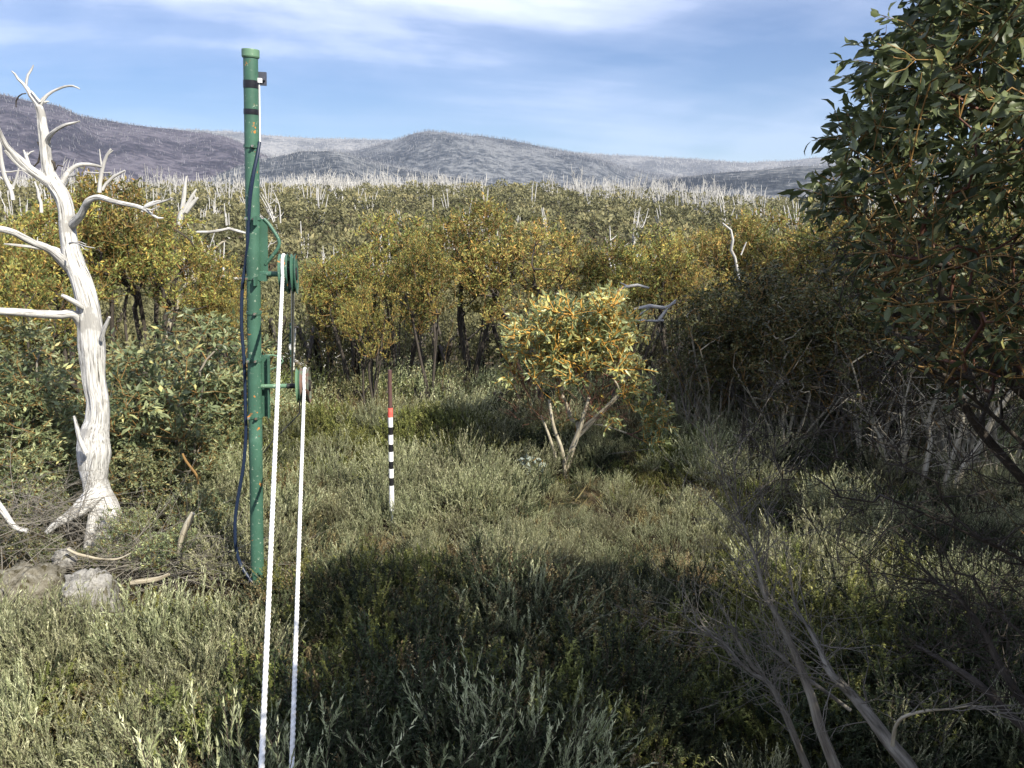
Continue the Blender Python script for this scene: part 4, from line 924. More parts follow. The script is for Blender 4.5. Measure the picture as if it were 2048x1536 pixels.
for i, (px, pt, Y, lab, wd) in enumerate([
    (655, 536, 12.4, 'low olive gum at the left end of the middle clump, beside the ropes', .95),
    (700, 468, 12.0, 'olive gum of the middle clump, just left of the snow stake', .95),
    (790, 426, 12.4, 'tall olive gum of the middle clump, right above the snow stake', 1.0),
    (930, 401, 12.0, 'tallest olive orange gum in the centre of the middle clump', 1.1),
    (1050, 438, 11.4, 'olive orange gum directly behind the small sunlit snow gum', 1.0),
    (1165, 456, 11.8, 'rusty olive gum behind and right of the small sunlit snow gum', 1.0),
    (1270, 446, 12.2, 'olive gum above the white fallen limbs', 1.0),
    (1365, 458, 12.4, 'olive gum left of the thin curved dead stem', .95),
    (1455, 434, 12.8, 'dense green olive gum around the thin curved dead stem', 1.0),
    (1560, 416, 13.0, 'olive gum touching the left edge of the foreground tree', 1.1),
    (1700, 406, 13.0, 'olive gum seen through the foreground tree', 1.2),
    (1850, 386, 12.8, 'olive gum behind the right part of the foreground tree', 1.2),
    (2010, 386, 12.2, 'olive gum at the right edge behind the foreground tree', 1.2),
    (860, 476, 11.2, 'nearer olive gum with dark forked stems right of the snow stake', .8),
    (735, 566, 11.0, 'low bushy olive gum directly behind the snow stake', .75)]):
    put(MID, i, px, pt, Y, lab, 2.9, G1, wide=wd)
for i, (px, pt, Y, lab, wd) in enumerate([
    (35, 402, 10.6, 'olive gum at the left edge behind the big white dead tree', 1.05),
    (115, 388, 11.2, 'olive gum directly behind the trunk of the big white dead tree', 1.0),
    (190, 352, 11.8, 'tall rounded olive gum behind the white limbs, topped by a forked dead trunk', 1.05),
    (285, 415, 12.4, 'wide olive gum between the dead tree and the mast', 1.2),
    (375, 470, 12.8, 'lower olive gum behind the leaning split trunk', 1.0),
    (452, 560, 12.6, 'small olive gum just left of the mast', .9),
    (20, 520, 9.2, 'brownish olive gum at the left edge under the white limbs', 1.0)]):
    put(MID, i + 1, px, pt, Y, lab, 2.9, 'olive gums behind the big dead tree', wide=wd)
for i, (px, pt, Y, lab, wd) in enumerate([
    (335, 600, 7.7, 'grey green young gum with yellow stems between dead tree and mast', 1.25),
    (420, 690, 8.9, 'rounded grey green gum bush just left of the hose', 1.0),
    (255, 700, 7.8, 'leafy young gum hugging the right side of the white trunk', .9),
    (70, 690, 7.7, 'leafy bronze green gum bush left of the white trunk', 1.15),
    (-20, 620, 7.9, 'leafy gum bush cut by the left edge of the photo', 1.1),
    (40, 850, 6.9, 'low brown green gum bush left of the dead tree roots', 1.3),
    (400, 960, 6.6, 'low blue green gum regrowth between grey twigs and hose', 1.15),
    (300, 860, 7.0, 'low dark gum regrowth right of the white trunk', 1.1),
    (120, 930, 6.75, 'low leafy regrowth hiding the left foot of the dead tree', .8),
    (255, 1010, 6.2, 'small leafy regrowth in front of the twigs right of the white trunk', 1.0),
    (185, 1075, 6.0, 'small leafy regrowth between the pale boulder and the dead trunk', .9),
    (320, 1040, 6.0, 'low leafy regrowth over the grey twigs right of the dead trunk', 1.1),
    (95, 1065, 6.0, 'low leafy regrowth above the brown boulder', .9),
    (10, 1010, 6.1, 'small leafy regrowth at the left edge above the brown boulder', 1.0),
    (160, 760, 8.6, 'leafy young gum standing in the dead trunk\'s shade', 1.0),
    (455, 900, 8.0, 'low pale green regrowth beside the hose', .9),
    (350, 780, 7.6, 'bushy young gum in front of the yellow stemmed one', 1.1)]):
    put(GRY, i, px, pt, Y, lab, 2.0, 'young gums around the big dead tree', wide=wd, name='young_gum')
for i, (px, pt, Y, lab, wd) in enumerate([
    (1385, 590, 10.4, 'shaded thicket gum right of the white fallen limbs', .95),
    (1450, 560, 9.8, 'shaded thicket gum below the thin curved dead stem', 1.05),
    (1530, 520, 10.0, 'many stemmed grey thicket gum in deep shade, third from its left end', 1.15),
    (1600, 590, 9.1, 'low many stemmed thicket gum above the dark green heath', 1.1),
    (1680, 520, 9.3, 'pale stemmed thicket gum behind the tips of the foreground tree', 1.2),
    (1770, 560, 8.7, 'thicket gum behind the fine dead twigs of the foreground tree', 1.2),
    (1860, 520, 8.9, 'cream stemmed thicket gum behind the row of pale trunks', 1.2),
    (1960, 540, 8.5, 'cream stemmed thicket gum left of the right edge', 1.2),
    (2060, 520, 8.4, 'thicket gum cut by the right edge of the photo', 1.2)]):
    put(THK, i, px, pt, Y, lab, 2.9, 'many stemmed gums of the shaded thicket', wide=wd, name='thicket_gum')
# low thicket filling below the crowns
def understorey():
    rs = np.random.default_rng(50)
    mesh = [far_crown(60 + i, w_=.75, h=1.5, n=1500, ll=.085) for i in range(3)]
    spots = [(640, 13.4), (710, 13.2), (790, 13.6), (870, 13.4), (950, 13.6), (1030, 13.2), (1110, 13.2), (1190, 13.4), (1280, 13.6), (1370, 13.6), (1450, 13.2), (1560, 12.4), (1650, 12.0), (900, 15.5), (1050, 15.5), (1200, 15.5), (1350, 15.5), (1750, 11.4), (1850, 10.6), (1960, 10.2), (2050, 9.9), (1400, 11.2), (1480, 10.8), (1560, 10.6), (1640, 10.2), (1720, 9.9), (1800, 9.7), (300, 10.4), (200, 10.0), (90, 9.6), (0, 9.4), (400, 10.6), (1420, 12.6), (1500, 12.2), (470, 14), (380, 15), (540, 17), (590, 18.5)]
    spots += [(620, 11.6), (690, 11.3), (755, 11.5), (830, 11.2), (905, 11.5), (985, 11.2), (1060, 10.9), (1250, 11.0), (1320, 11.2), (545, 13.2), (500, 12.4), (400, 9.6)]
    for i, (px, Y) in enumerate(spots):
        q = at(px, 700, Y); s = rs.uniform(.8, 1.2) * (.62 if i >= 38 else 1)
        tree_thing('undergrowth_bush', mesh[i % 3], 'leafy olive bush growing under the gums ' + far_word(q[0], Y), (float(q[0]), Y, zH(q[0], Y) - .1), rs.uniform(0, 6), (s * 1.15, s, s), 'dark bushes under the gums ' + far_word(q[0], Y), cat='bush')
understorey()

def hero_gum():
    Y = 8.6; b = at(1128, 985, Y); g = zH(b[0], b[1]); off = np.array([b[0], b[1], g])
    rng = np.random.default_rng(900)
    t = thing('snow_gum', 'small sunlit snow gum with orange stems and cream trunk standing in the heath', 'tree', tuple(off))
    def p3(px, py, yy): return at(px, py, yy) - off
    stems = [[p3(1128, 1000, Y), p3(1128, 955, Y), p3(1140, 915, Y), p3(1158, 860, Y + .05), p3(1175, 815, Y + .08), p3(1185, 770, Y + .1)],
             [p3(1126, 985, Y), p3(1132, 930, Y - .04), p3(1122, 890, Y - .1), p3(1108, 850, Y - .15), p3(1098, 805, Y - .15)],
             [p3(1124, 985, Y), p3(1115, 930, Y + .1), p3(1103, 880, Y + .15), p3(1085, 835, Y + .2)],
             [p3(1130, 940, Y), p3(1150, 870, Y + .15), p3(1150, 820, Y + .2)],
             [p3(1160, 860, Y + .05), p3(1200, 825, Y - .1), p3(1235, 790, Y - .15)]]
    tg = []
    while len(tg) < 340:
        u = rng.random()
        if u < .86:
            px, py = rng.normal(1142, 72), rng.uniform(585, 800)
            top = np.interp(px, [1000, 1040, 1100, 1160, 1220, 1260, 1300], [700, 640, 618, 622, 590, 630, 700])
            if py < top or px < 1010 or px > 1285 or py > np.interp(px, [1010, 1150, 1285], [760, 790, 760]): continue
            if py > 770 or (py > 700 and rng.random() < .5): continue
            q = p3(px, py, Y + rng.normal(0, .38))
        elif u < .96:
            px = rng.uniform(1245, 1335); py = rng.normal(845 if px > 1285 else 790, 22); 
            if py > 885: continue
            q = p3(px, py, Y + rng.normal(-.1, .15))
        else: q = p3(rng.uniform(1055, 1240), rng.uniform(790, 850), Y + rng.normal(0, .25))
        tg.append(q)
    tg = np.array(tg); G = grow(stems, tg, rng, bf=.35, rbase=.034, rmin=.0022, wob=.02, step=.09)
    mb = MB(); limbs(mb, G, 0, 1, thr=.0085, n=8, thr2=.0042, mat_tiny=2)
    def ch(c, m=0):
        P = [np.array(p3(x, y, yy)) for x, y, w_, yy in c]; W = [w_ * .5 * 8.7 / FPX for x, y, w_, yy in c]; tube(mb, P, W, 8, .04, m, rough=.08)
    ch([(1127, 1000, 19, Y), (1128, 965, 17, Y), (1133, 935, 15, Y), (1142, 905, 13, Y), (1155, 870, 11, Y), (1168, 830, 9, Y), (1178, 795, 6, Y)])
    ch([(1127, 990, 11, Y - .02), (1130, 940, 9, Y - .06), (1122, 895, 8, Y - .12), (1108, 855, 7, Y - .16), (1098, 800, 5, Y - .16)])
    ch([(1125, 985, 8, Y + .04), (1114, 930, 7, Y + .1), (1101, 880, 6, Y + .15), (1082, 830, 4, Y + .2)])
    ch([(1150, 880, 8, Y + .02), (1185, 845, 6, Y - .05), (1225, 805, 5, Y - .12), (1250, 780, 3, Y - .15)])
    trunk = obj('trunk', mb, [M_bark_pale, M_twig_red, M_twig_or], t)
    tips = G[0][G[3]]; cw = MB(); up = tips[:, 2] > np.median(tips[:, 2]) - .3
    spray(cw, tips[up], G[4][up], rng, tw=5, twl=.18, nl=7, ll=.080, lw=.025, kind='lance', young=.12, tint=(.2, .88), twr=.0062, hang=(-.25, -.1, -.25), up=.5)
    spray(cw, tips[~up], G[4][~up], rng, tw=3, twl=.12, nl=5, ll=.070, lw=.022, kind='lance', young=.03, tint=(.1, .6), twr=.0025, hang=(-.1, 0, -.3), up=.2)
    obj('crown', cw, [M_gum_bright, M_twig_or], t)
    # bare twigs under the crown
    mb = MB(); A = np.array([p3(rng.uniform(1030, 1260), rng.uniform(740, 850), Y + rng.normal(0, .3)) for _ in range(260)])
    D = nrm(A - np.array([0, 0, .2]) + rng.normal(size=A.shape) * .35); l = rng.uniform(.12, .34, (260, 1))
    segs(mb, A, A + D * l * .6, .0032, .0022, 3, 0); segs(mb, A + D * l * .6, A + D * l + rng.normal(size=A.shape) * .04, .0022, .001, 3, 0)
    obj('bare_twigs', mb, M_twig_red, t)['kind'] = 'stuff'
    # young shoot with round leaves at the foot
    cw = MB(); P = np.array([p3(rng.uniform(1045, 1085), rng.uniform(912, 950), Y - .3) for _ in range(9)]); spray(cw, P, nrm(rng.normal(size=P.shape) + [0, 0, .6]), rng, tw=2, twl=.08, nl=5, ll=.06, lw=.034, young=0, tint=(.6, .9))
    obj('shoot', cw, [M_silver, M_twig_or], t)
hero_gum()

# ------------------------------------------------------------------ heath
def wand_shrub(seed, nw=46, h=.62, spread=.26, tilt=.42, br=4, nleaf=26, ll=.014, lw=.0045, stemr=.0022, mat_leaf=None, bush=0.0, ltype='tri', wav=.05, lup=.75, tn=(0, 1)):
    rng = np.random.default_rng(seed); mb = MB()
    a = rng.uniform(0, 6.28, nw); rr_ = np.sqrt(rng.random(nw)); d0 = np.stack([np.cos(a) * rr_, np.sin(a) * rr_], 1)
    B = np.concatenate([d0 * spread * .45, np.zeros((nw, 1))], 1); hh = h * rng.uniform(.6, 1.05, nw) * (1 - .25 * rr_)
    dr = nrm(np.concatenate([d0 * tilt * 1.6, np.ones((nw, 1))], 1) + rng.normal(0, .07, (nw, 3)))
    bend = np.concatenate([d0 * .12, np.full((nw, 1), 0)], 1) + rng.normal(0, wav, (nw, 3)); k = 4; nodes = []
    for i in range(k + 1): u = i / k; nodes.append(B + dr * hh[:, None] * u + bend * (u * u))
    for i in range(k): segs(mb, nodes[i], nodes[i + 1], stemr * (1.6 - i * .3), stemr * (1.3 - i * .3), 3, 1)
    # leafy shoots: the top of each wand plus side branchlets
    S = [nodes[2]]; E = [nodes[4]]; Md = [nodes[3]]
    for b_ in range(br):
        u = rng.uniform(.35, .85, nw); p = B + dr * (hh * u)[:, None] + bend * (u * u)[:, None]
        d = nrm(dr + rng.normal(0, .42, (nw, 3)) + np.array([0, 0, .25])); l = (hh * rng.uniform(.16, .34, nw))[:, None]
        S.append(p); m_ = p + d * l * .5; Md.append(m_); E.append(m_ + nrm(d + np.array([0, 0, .35])) * l * .5)
    S = np.concatenate(S); Md = np.concatenate(Md); E = np.concatenate(E); T = len(S)
    segs(mb, S[nw:], E[nw:], stemr * .6, stemr * .4, 3, 1)
    u = np.tile(np.linspace(0, 1, nleaf), T)[:, None]; Sr, Mr, Er = (np.repeat(x, nleaf, 0) for x in (S, Md, E))
    pos = np.where(u < .5, Sr + (Mr - Sr) * u * 2, Mr + (Er - Mr) * (u * 2 - 1)); ax = nrm(np.where(u < .5, Mr - Sr, Er - Mr))
    dl = nrm(ax * lup + nrm(rng.normal(size=pos.shape)) * .8); t = np.repeat(rng.uniform(.15, .85, T), nleaf) + rng.normal(0, .12, len(pos)) + (u[:, 0] - .5) * .25
    hz = np.clip(pos[:, 2] / h, 0, 1); t = tn[0] + (tn[1] - tn[0]) * t
    leaves(mb, pos, dl, ll * rng.uniform(.6, 1.2, len(pos)), lw, rng, 0, np.clip(t, 0, 1), ltype)
    return mb.mesh('shrub', [mat_leaf, M_stemb])
SH = {
 'grey': [wand_shrub(500 + i, nw=96, h=.66, spread=.34, tilt=.26 + .05 * i, br=3, nleaf=34, ll=.024, lw=.0058, mat_leaf=M_heath, lup=1.5, wav=.07) for i in range(4)],
 'green': [wand_shrub(520 + i, nw=48, h=.46, spread=.34, tilt=.55, br=5, nleaf=44, ll=.018, lw=.0082, mat_leaf=M_heath_gr, lup=.5, tn=(.05, 1)) for i in range(3)],
 'bronze': [wand_shrub(540 + i, nw=44, h=.44, spread=.30, tilt=.5, br=6, nleaf=20, ll=.015, lw=.009, mat_leaf=M_heath_br, ltype='quad', lup=.4) for i in range(2)],
 'dark': [wand_shrub(560 + i, nw=62, h=.52, spread=.36, tilt=.6, br=6, nleaf=36, ll=.020, lw=.0075, mat_leaf=M_heath_dk) for i in range(2)],
 'silver': [wand_shrub(580 + i, nw=18, h=.42, spread=.22, tilt=.5, br=3, nleaf=14, ll=.045, lw=.022, mat_leaf=M_silver, ltype='lance', lup=.6, wav=.03) for i in range(2)],
}
LAB = {'grey': ('grey_heath_shrub', 'feathery grey green heath shrub'), 'green': ('green_heath_shrub', 'bushy lime green heath shrub'),
       'bronze': ('bronze_heath_shrub', 'yellowish bronze heath shrub'), 'dark': ('dark_heath_shrub', 'dark green heath shrub'), 'silver': ('silver_shrub', 'low silver blue leaved shrub')}
W_ = [0, 0]
def zone(px, py, rs):
    """which heath plant grows where; darker ones are weighted in to deepen the front shadow"""
    def g(cx, cy, sx, sy): return math.exp(-(((px - cx) / sx) ** 2 + ((py - cy) / sy) ** 2))
    wts = {'grey': .36, 'green': .05, 'bronze': .11, 'dark': .06, 'silver': 0}
    if px < 430 and py > 1230: wts['grey'] += .9
    if 1120 < py and 520 < px < 1450: wts['dark'] += 1.2; wts['green'] += .25; wts['bronze'] += .2; wts['grey'] *= .45  # dark shrubs weighted up here, deepening the front shadow by plant colour
    def pn(sd, sc): return float(fbm(np.array(sd * 7.7 + W_[0] / sc), np.array(W_[1] / sc + sd * 3.1), 2, 60 + sd))
    wts['green'] *= 1; wts['green'] += max(0, pn(1, 1.3) - .02) * 5; wts['bronze'] += max(0, pn(2, 1.1) - .04) * 4; wts['dark'] += max(0, pn(3, 1.4) - .04) * 5
    for k, v in (('green', [(350, 1250, 120, 90, 1.6), (740, 860, 170, 40, 4), (920, 880, 110, 30, 1.6), (430, 860, 60, 110, 1.2), (1620, 1280, 240, 170, 2.6), (1300, 1380, 230, 160, 1.4), (1000, 1440, 110, 60, .7), (440, 1180, 60, 70, 1.2), (1480, 1060, 60, 50, 1.0)]),
                 ('bronze', [(330, 1500, 130, 50, 2.6), (680, 1080, 90, 60, 1.8), (600, 1330, 60, 60, 1.2), (820, 1330, 130, 90, .9), (860, 1120, 60, 50, .6), (1300, 1080, 60, 40, .5), (1330, 980, 60, 40, .5)]),
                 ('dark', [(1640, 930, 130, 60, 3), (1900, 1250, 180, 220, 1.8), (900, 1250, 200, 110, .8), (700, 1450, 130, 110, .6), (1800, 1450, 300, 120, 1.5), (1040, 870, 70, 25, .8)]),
                 ('silver', [(650, 1440, 55, 55, .9), (500, 1430, 30, 30, .5), (565, 1500, 25, 30, .6)]),
                 ('grey', [(150, 1350, 230, 140, 1.5), (1150, 1020, 300, 90, 1.3), (850, 960, 200, 60, 1.0), (1500, 1000, 120, 60, .6)])):
        for cx, cy, sx, sy, a in v: wts[k] += a * g(cx, cy, sx, sy)
    ks = list(wts); p = np.array([wts[k] for k in ks]); return ks[rs.choice(len(ks), p=p / p.sum())]
def place_word(px, py, x, y):
    if px < 505 and py > 1130: p = 'below the boulders' if px < 260 and py < 1300 else 'near the bottom left corner' if px < 260 else 'between the boulders and the mast foot' if py < 1330 else 'at the bottom edge left of the ropes'
    elif px < 640: p = 'around the roots of the dead tree' if px < 430 else 'behind the mast and ropes' if py < 1000 else 'beside the foot of the mast' if py < 1250 else 'between and beside the ropes near the bottom'
    elif py > 1130 and px < 1400: p = ('in the front shadow, ' + ('left' if px < 900 else 'centre' if px < 1150 else 'right') + (' upper part' if py < 1300 else ' by the bottom edge'))
    elif py > 1080: p = ('behind the bare leaning stems' if px < 1700 else 'in the lower right corner') + (', upper part' if py < 1280 else ', near the bottom')
    elif px < 960: p = 'behind the snow stake' if py < 900 else 'left of the snow stake' if px < 780 else 'right of the snow stake'
    elif px < 1300: p = 'behind the small sunlit gum' if py < 900 else 'in front of the small sunlit gum'
    else: p = 'at the foot of the thicket' if py < 960 else 'on the slope below the thicket, left part' if px < 1650 else 'on the slope below the thicket, right part'
    return p, 'heath ' + p
def heath():
    rs = np.random.default_rng(42); n = 0; cell = []; cnt = {}
    cand = []
    pts = scatter(2200, 2.6, 12.6, 37, .205, rs)
    pts.sort(key=lambda q: q[0] ** 2 + q[1] ** 2)
    surplus = []
    for x, y in pts:
        z = zH(x, y); px, py = pix((x, y, z + .35))
        if y < 2.2: continue
        # clearings: rocks, twig heaps and the litter patches beside the mast
        if px < 430 and 960 < py < 1185 and rs.random() < (.93 if px < 330 else .75): continue
        if math.hypot((px - 440) / 60, (py - 1110) / 55) < 1 and rs.random() < .8: continue
        if math.hypot((px - 400) / 60, (py - 1400) / 35) < 1 and rs.random() < .8: continue
        if math.hypot(x - BOT[0], y - BOT[1] + .12) < .22: continue
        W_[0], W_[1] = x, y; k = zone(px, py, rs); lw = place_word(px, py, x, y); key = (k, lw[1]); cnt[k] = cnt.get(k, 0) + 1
        s = rs.uniform(.58, .92) * float(np.interp(py, [800, 900, 1060, 1130, 1250], [1.15, .95, .95, 1.2, 1.35])) * (.72 if px < 440 and py > 1080 else 1) * (1 + 1.5 * float(fbm(np.array(x / 1.1), np.array(y / 1.1), 2, 17)))
        if 7.2 < y < 8.5 and 1060 < px < 1230: s *= .55
        if px < 262 and 1090 < py < 1215: continue
        # shrubs grow higher away from the mast, lower at the near edge
        if cnt[k] > 290: surplus.append((k, x, y, z, s)); continue
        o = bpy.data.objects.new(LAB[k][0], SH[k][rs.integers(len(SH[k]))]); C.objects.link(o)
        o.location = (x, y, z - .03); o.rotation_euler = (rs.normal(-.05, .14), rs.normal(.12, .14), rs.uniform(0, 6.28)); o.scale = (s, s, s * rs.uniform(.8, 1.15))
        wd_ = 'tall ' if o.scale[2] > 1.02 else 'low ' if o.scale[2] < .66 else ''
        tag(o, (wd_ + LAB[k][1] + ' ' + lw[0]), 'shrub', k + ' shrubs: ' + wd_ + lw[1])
    # what is past the limit grows as one mass of cheaper wands
    if surplus:
        mb = MB(); src = {}
        for k, x, y, z, s in surplus:
            m = 34; a = rs.uniform(0, 6.28, m); r_ = np.sqrt(rs.random(m)) * .22; B = np.stack([x + np.cos(a) * r_, y + np.sin(a) * r_, np.full(m, z)], 1)
            D = nrm(np.stack([np.cos(a) * r_ * 1.5 + .12, np.sin(a) * r_ * 1.5, np.ones(m)], 1) + rs.normal(0, .12, (m, 3))); hh = .55 * s * rs.uniform(.6, 1.1, m)
            q = 14; u = np.tile(np.linspace(.25, 1, q), m)[:, None]; pos = np.repeat(B, q, 0) + np.repeat(D * hh[:, None], q, 0) * u
            mi = {'grey': 0, 'green': 1, 'bronze': 2, 'dark': 3, 'silver': 0}[k]
            leaves(mb, pos, nrm(np.repeat(D, q, 0) * .8 + rs.normal(size=pos.shape) * .5), .040, .012, rs, mi, np.clip(np.repeat(rs.uniform(.2, .8, m), q) + rs.normal(0, .1, m * q), 0, 1), 'tri')
        o = obj('heath_undergrowth', mb, [M_heath, M_heath_gr, M_heath_br, M_heath_dk]); o['kind'] = 'stuff'
    print('heath', cnt, 'surplus', len(surplus))
heath()
def litter():
    """low growth and fallen twigs under the shrubs"""
    rs = np.random.default_rng(8); n = 26000; r = np.sqrt(rs.uniform(2.4 ** 2, 15 ** 2, n)); a = np.radians(rs.uniform(-37, 37, n)); x, y = np.sin(a) * r, np.cos(a) * r
    z = H(x, y); P = np.stack([x, y, z], 1); D = nrm(rs.normal(size=(n, 3)) * np.array([.6, .6, .3]) + np.array([.1, 0, .75])); mb = MB()
    leaves(mb, P, D, rs.uniform(.06, .26, n), rs.uniform(.008, .018, n), rs, 0, np.clip(rs.normal(.35, .2, n), 0, 1), 'tri')
    k = 9000; i = rs.choice(n, k); D2 = nrm(rs.normal(size=(k, 3)) * np.array([1, 1, .25])); l = rs.uniform(.06, .3, (k, 1)); A = P[i] + np.array([0, 0, .02])
    segs(mb, A, A + D2 * l, .003, .0015, 3, 1)
    o = obj('low_growth', mb, [M_heath_br, M_twig_grey]); o['kind'] = 'stuff'
litter()

# ------------------------------------------------------------------ the big gum on the right
def right_gum():
    Y = 2.55; base = np.array([3.05, 2.75, 0.0]); base[2] = zH(base[0], base[1]); off = base
    rng = np.random.default_rng(950)
    t = thing('snow_gum', 'large dark glossy leaved snow gum filling the right side of the foreground', 'tree', tuple(base))
    q = lambda px, py, yy: at(px, py, yy) - off
    stems = [[(0, 0, 0), q(2150, 1200, 2.6), q(2040, 1060, 2.6), q(1930, 920, 2.6), q(1860, 830, 2.6)],
             [(0, 0, 0), q(2180, 1150, 2.8), q(2070, 990, 2.75), q(1960, 860, 2.75), q(1900, 760, 2.7)],
             [(0.02, 0, 0), q(2250, 1000, 2.5), q(2120, 850, 2.45), q(2000, 740, 2.4), q(1940, 620, 2.4)],
             [(0, 0.03, 0), q(2300, 950, 2.7), q(2200, 700, 2.6), q(2100, 500, 2.6), q(2040, 330, 2.55)],
             [(0, 0, 0), q(2200, 1230, 2.4), q(2060, 1130, 2.3), q(1900, 1050, 2.25), q(1760, 990, 2.25)],
             [(0, 0.03, 0), q(2400, 800, 2.7), q(2350, 500, 2.7), q(2300, 250, 2.6)]]
    stems = [[np.asarray(v, float) for v in s] for s in stems]
    tg = []
    edge = lambda py: np.interp(py, [-260, -120, 20, 60, 130, 180, 250, 300, 400, 470, 560, 640, 760], [2020, 1900, 1815, 1775, 1735, 1705, 1665, 1650, 1625, 1650, 1700, 1740, 1850])
    while len(tg) < 900:
        py = rng.uniform(-170, 760); px = edge(py) + 22 + rng.uniform(0, 18) * (1 + math.sin(py / 23.)) + abs(rng.normal(0, 1)) * 330 * (1 if py < 450 else .9)
        if px > 2600: continue
        if py > 430 and rng.random() < .35: continue
        if py < 420 and rng.random() < .42: continue
        tg.append(q(px, py, 2.6 + rng.normal(0, .36) * (1 if px > edge(py) + 80 else .5)))
    low = len(tg)
    tg = np.array(tg); G = grow(stems, tg, rng, bf=.3, rbase=.024, rmin=.0012, wob=.02, step=.08, pw=.5)
    mb = MB(); limbs(mb, G, 0, 1, thr=.0065, n=8, thr2=.0028, mat_tiny=2); obj('trunk', mb, [M_bark_dark, M_twig_red, M_twig_mid], t)
    tips = G[0][G[3]]; D = G[4]; py = np.array([pix(v + off)[1] for v in tips]); cw = MB()
    up = py < 430
    spray(cw, tips[up], D[up], rng, tw=3, twl=.11, nl=7, ll=.052, lw=.018, kind='lance', young=.03, tint=(.15, .85), twr=.0013, hang=(-.55, -.1, -.55), up=.2)
    spray(cw, tips[~up], D[~up], rng, tw=3, twl=.10, nl=3, ll=.046, lw=.015, kind='lance', young=.05, tint=(.05, .7), twr=.0013, hang=(-.4, 0, -.4), up=.1)
    obj('crown', cw, [M_gum_near, M_twig_mid], t)
    # fine dead twigs of the lower limbs
    tg = []
    while len(tg) < 430:
        px = rng.uniform(1480, 2200); py = rng.uniform(470, 1330)
        if py < 640 and px < 1660: continue
        if (py > 640 and py < 600 + (2048 - px) * .35) or py > 900 + (px - 1400) * .75: continue
        tg.append(q(px, py, 2.4 + rng.normal(0, .22)))
    G = grow([[np.asarray(v, float) for v in s] for s in ([(0, 0, 0), q(2200, 1230, 2.4), q(2060, 1130, 2.3), q(1900, 1050, 2.25), q(1760, 990, 2.25)], [(0, 0, 0), q(2250, 1180, 2.6), q(2110, 960, 2.5), q(1950, 800, 2.45), q(1800, 700, 2.4)], [(0, 0, 0), q(2260, 1260, 2.3), q(2100, 1230, 2.2), q(1960, 1130, 2.2), q(1800, 1090, 2.2)])], np.array(tg), rng, bf=.25, rbase=.010, rmin=.0011, wob=.035, step=.06)
    mb = MB(); limbs(mb, G, 0, 0, thr=.004, n=6)
    A = G[0][G[3]]; k = len(A)
    for rep in range(4):
        d = nrm(G[4] + rng.normal(size=(k, 3)) * .5); l = rng.uniform(.05, .16, (k, 1)); m_ = A + d * l * .5; segs(mb, A, m_, .0012, .0009, 3, 0); segs(mb, m_, m_ + nrm(d + rng.normal(size=(k, 3)) * .35 + [0, 0, .2]) * l * .5, .0009, .0004, 3, 0)
    obj('dead_twigs', mb, M_bark_dark, t)
right_gum()

# leaning stems at the bottom right
def leaning(label, chain, mat, seed, ntw=60, twl=.35, name='leaning_stem', fan=(-.5, .1, .7), u0=.3, r0=.004):
    rng = np.random.default_rng(seed); P = np.array([at(p[0], p[1], p[3]) for p in chain]); off = P[0].copy(); P = P - off
    W = np.array([p[2] * .41 * depth_of(P[i] + off) / FPX for i, p in enumerate(chain)]); t = thing(name, label, 'tree', tuple(off))
    mb = MB(); tube(mb, P, W, 10, .02, rough=.07, flute=.1, seed=seed); obj('trunk', mb, mat, t)
    Q, U = resample(P, W, .02); mb = MB(); k = ntw; idx = rng.integers(int(len(Q) * u0), len(Q), k); A = Q[idx]; d = nrm(nrm(Q[idx] - Q[np.maximum(idx - 2, 0)]) * .8 + rng.normal(size=(k, 3)) * .55 + np.array(fan) * .3)
    l = twl * rng.uniform(.3, 1.2, (k, 1)); th = r0 * rng.uniform(.4, 1, k); prev = A; dd = d
    for i in range(5):
        dd = nrm(dd + rng.normal(size=(k, 3)) * .22 + np.array([0, 0, .06])); cur = prev + dd * l / 5; segs(mb, prev, cur, th * (1 - i * .18), th * (1 - (i + 1) * .18), 3, 0)
        if i >= 1:
            d3 = nrm(dd + rng.normal(size=(k, 3)) * .6); l3 = l * rng.uniform(.15, .4, (k, 1)); segs(mb, cur, cur + d3 * l3, th * .45, th * .18, 3, 0)
            c2 = cur + d3 * l3 * .6; d4 = nrm(d3 + rng.normal(size=(k, 3)) * .6); segs(mb, c2, c2 + d4 * l3 * .6, th * .3, th * .12, 3, 0)
        prev = cur
    obj('twigs', mb, M_twig_grey if mat is not M_bark_dark else M_bark_dark, t)
leaning('brown sapling leaning left from the bottom edge, with a dark twiggy top', [(1690, 1600, 30, 2.5), (1668, 1530, 28, 2.55), (1640, 1455, 25, 2.6), (1625, 1400, 22, 2.65), (1612, 1365, 20, 2.7), (1592, 1310, 18, 2.75), (1568, 1262, 15, 2.8), (1545, 1215, 14, 2.85), (1530, 1190, 13, 2.9), (1515, 1130, 9, 2.95), (1495, 1070, 6, 3.0), (1475, 1010, 4, 3.05), (1470, 930, 2, 3.1)], M_bark, 70, ntw=70, twl=.42, u0=.55, r0=.0032)
leaning('thick grey leaning stem at the bottom right, rightmost of the bare stems', [(1850, 1600, 42, 2.4), (1815, 1530, 36, 2.45), (1775, 1480, 32, 2.5), (1730, 1420, 27, 2.55), (1690, 1375, 22, 2.6), (1660, 1345, 18, 2.63), (1640, 1300, 13, 2.7), (1622, 1265, 10, 2.75), (1600, 1228, 6, 2.8), (1585, 1205, 3, 2.85)], M_twig_grey, 71, ntw=38, twl=.4, u0=.35)
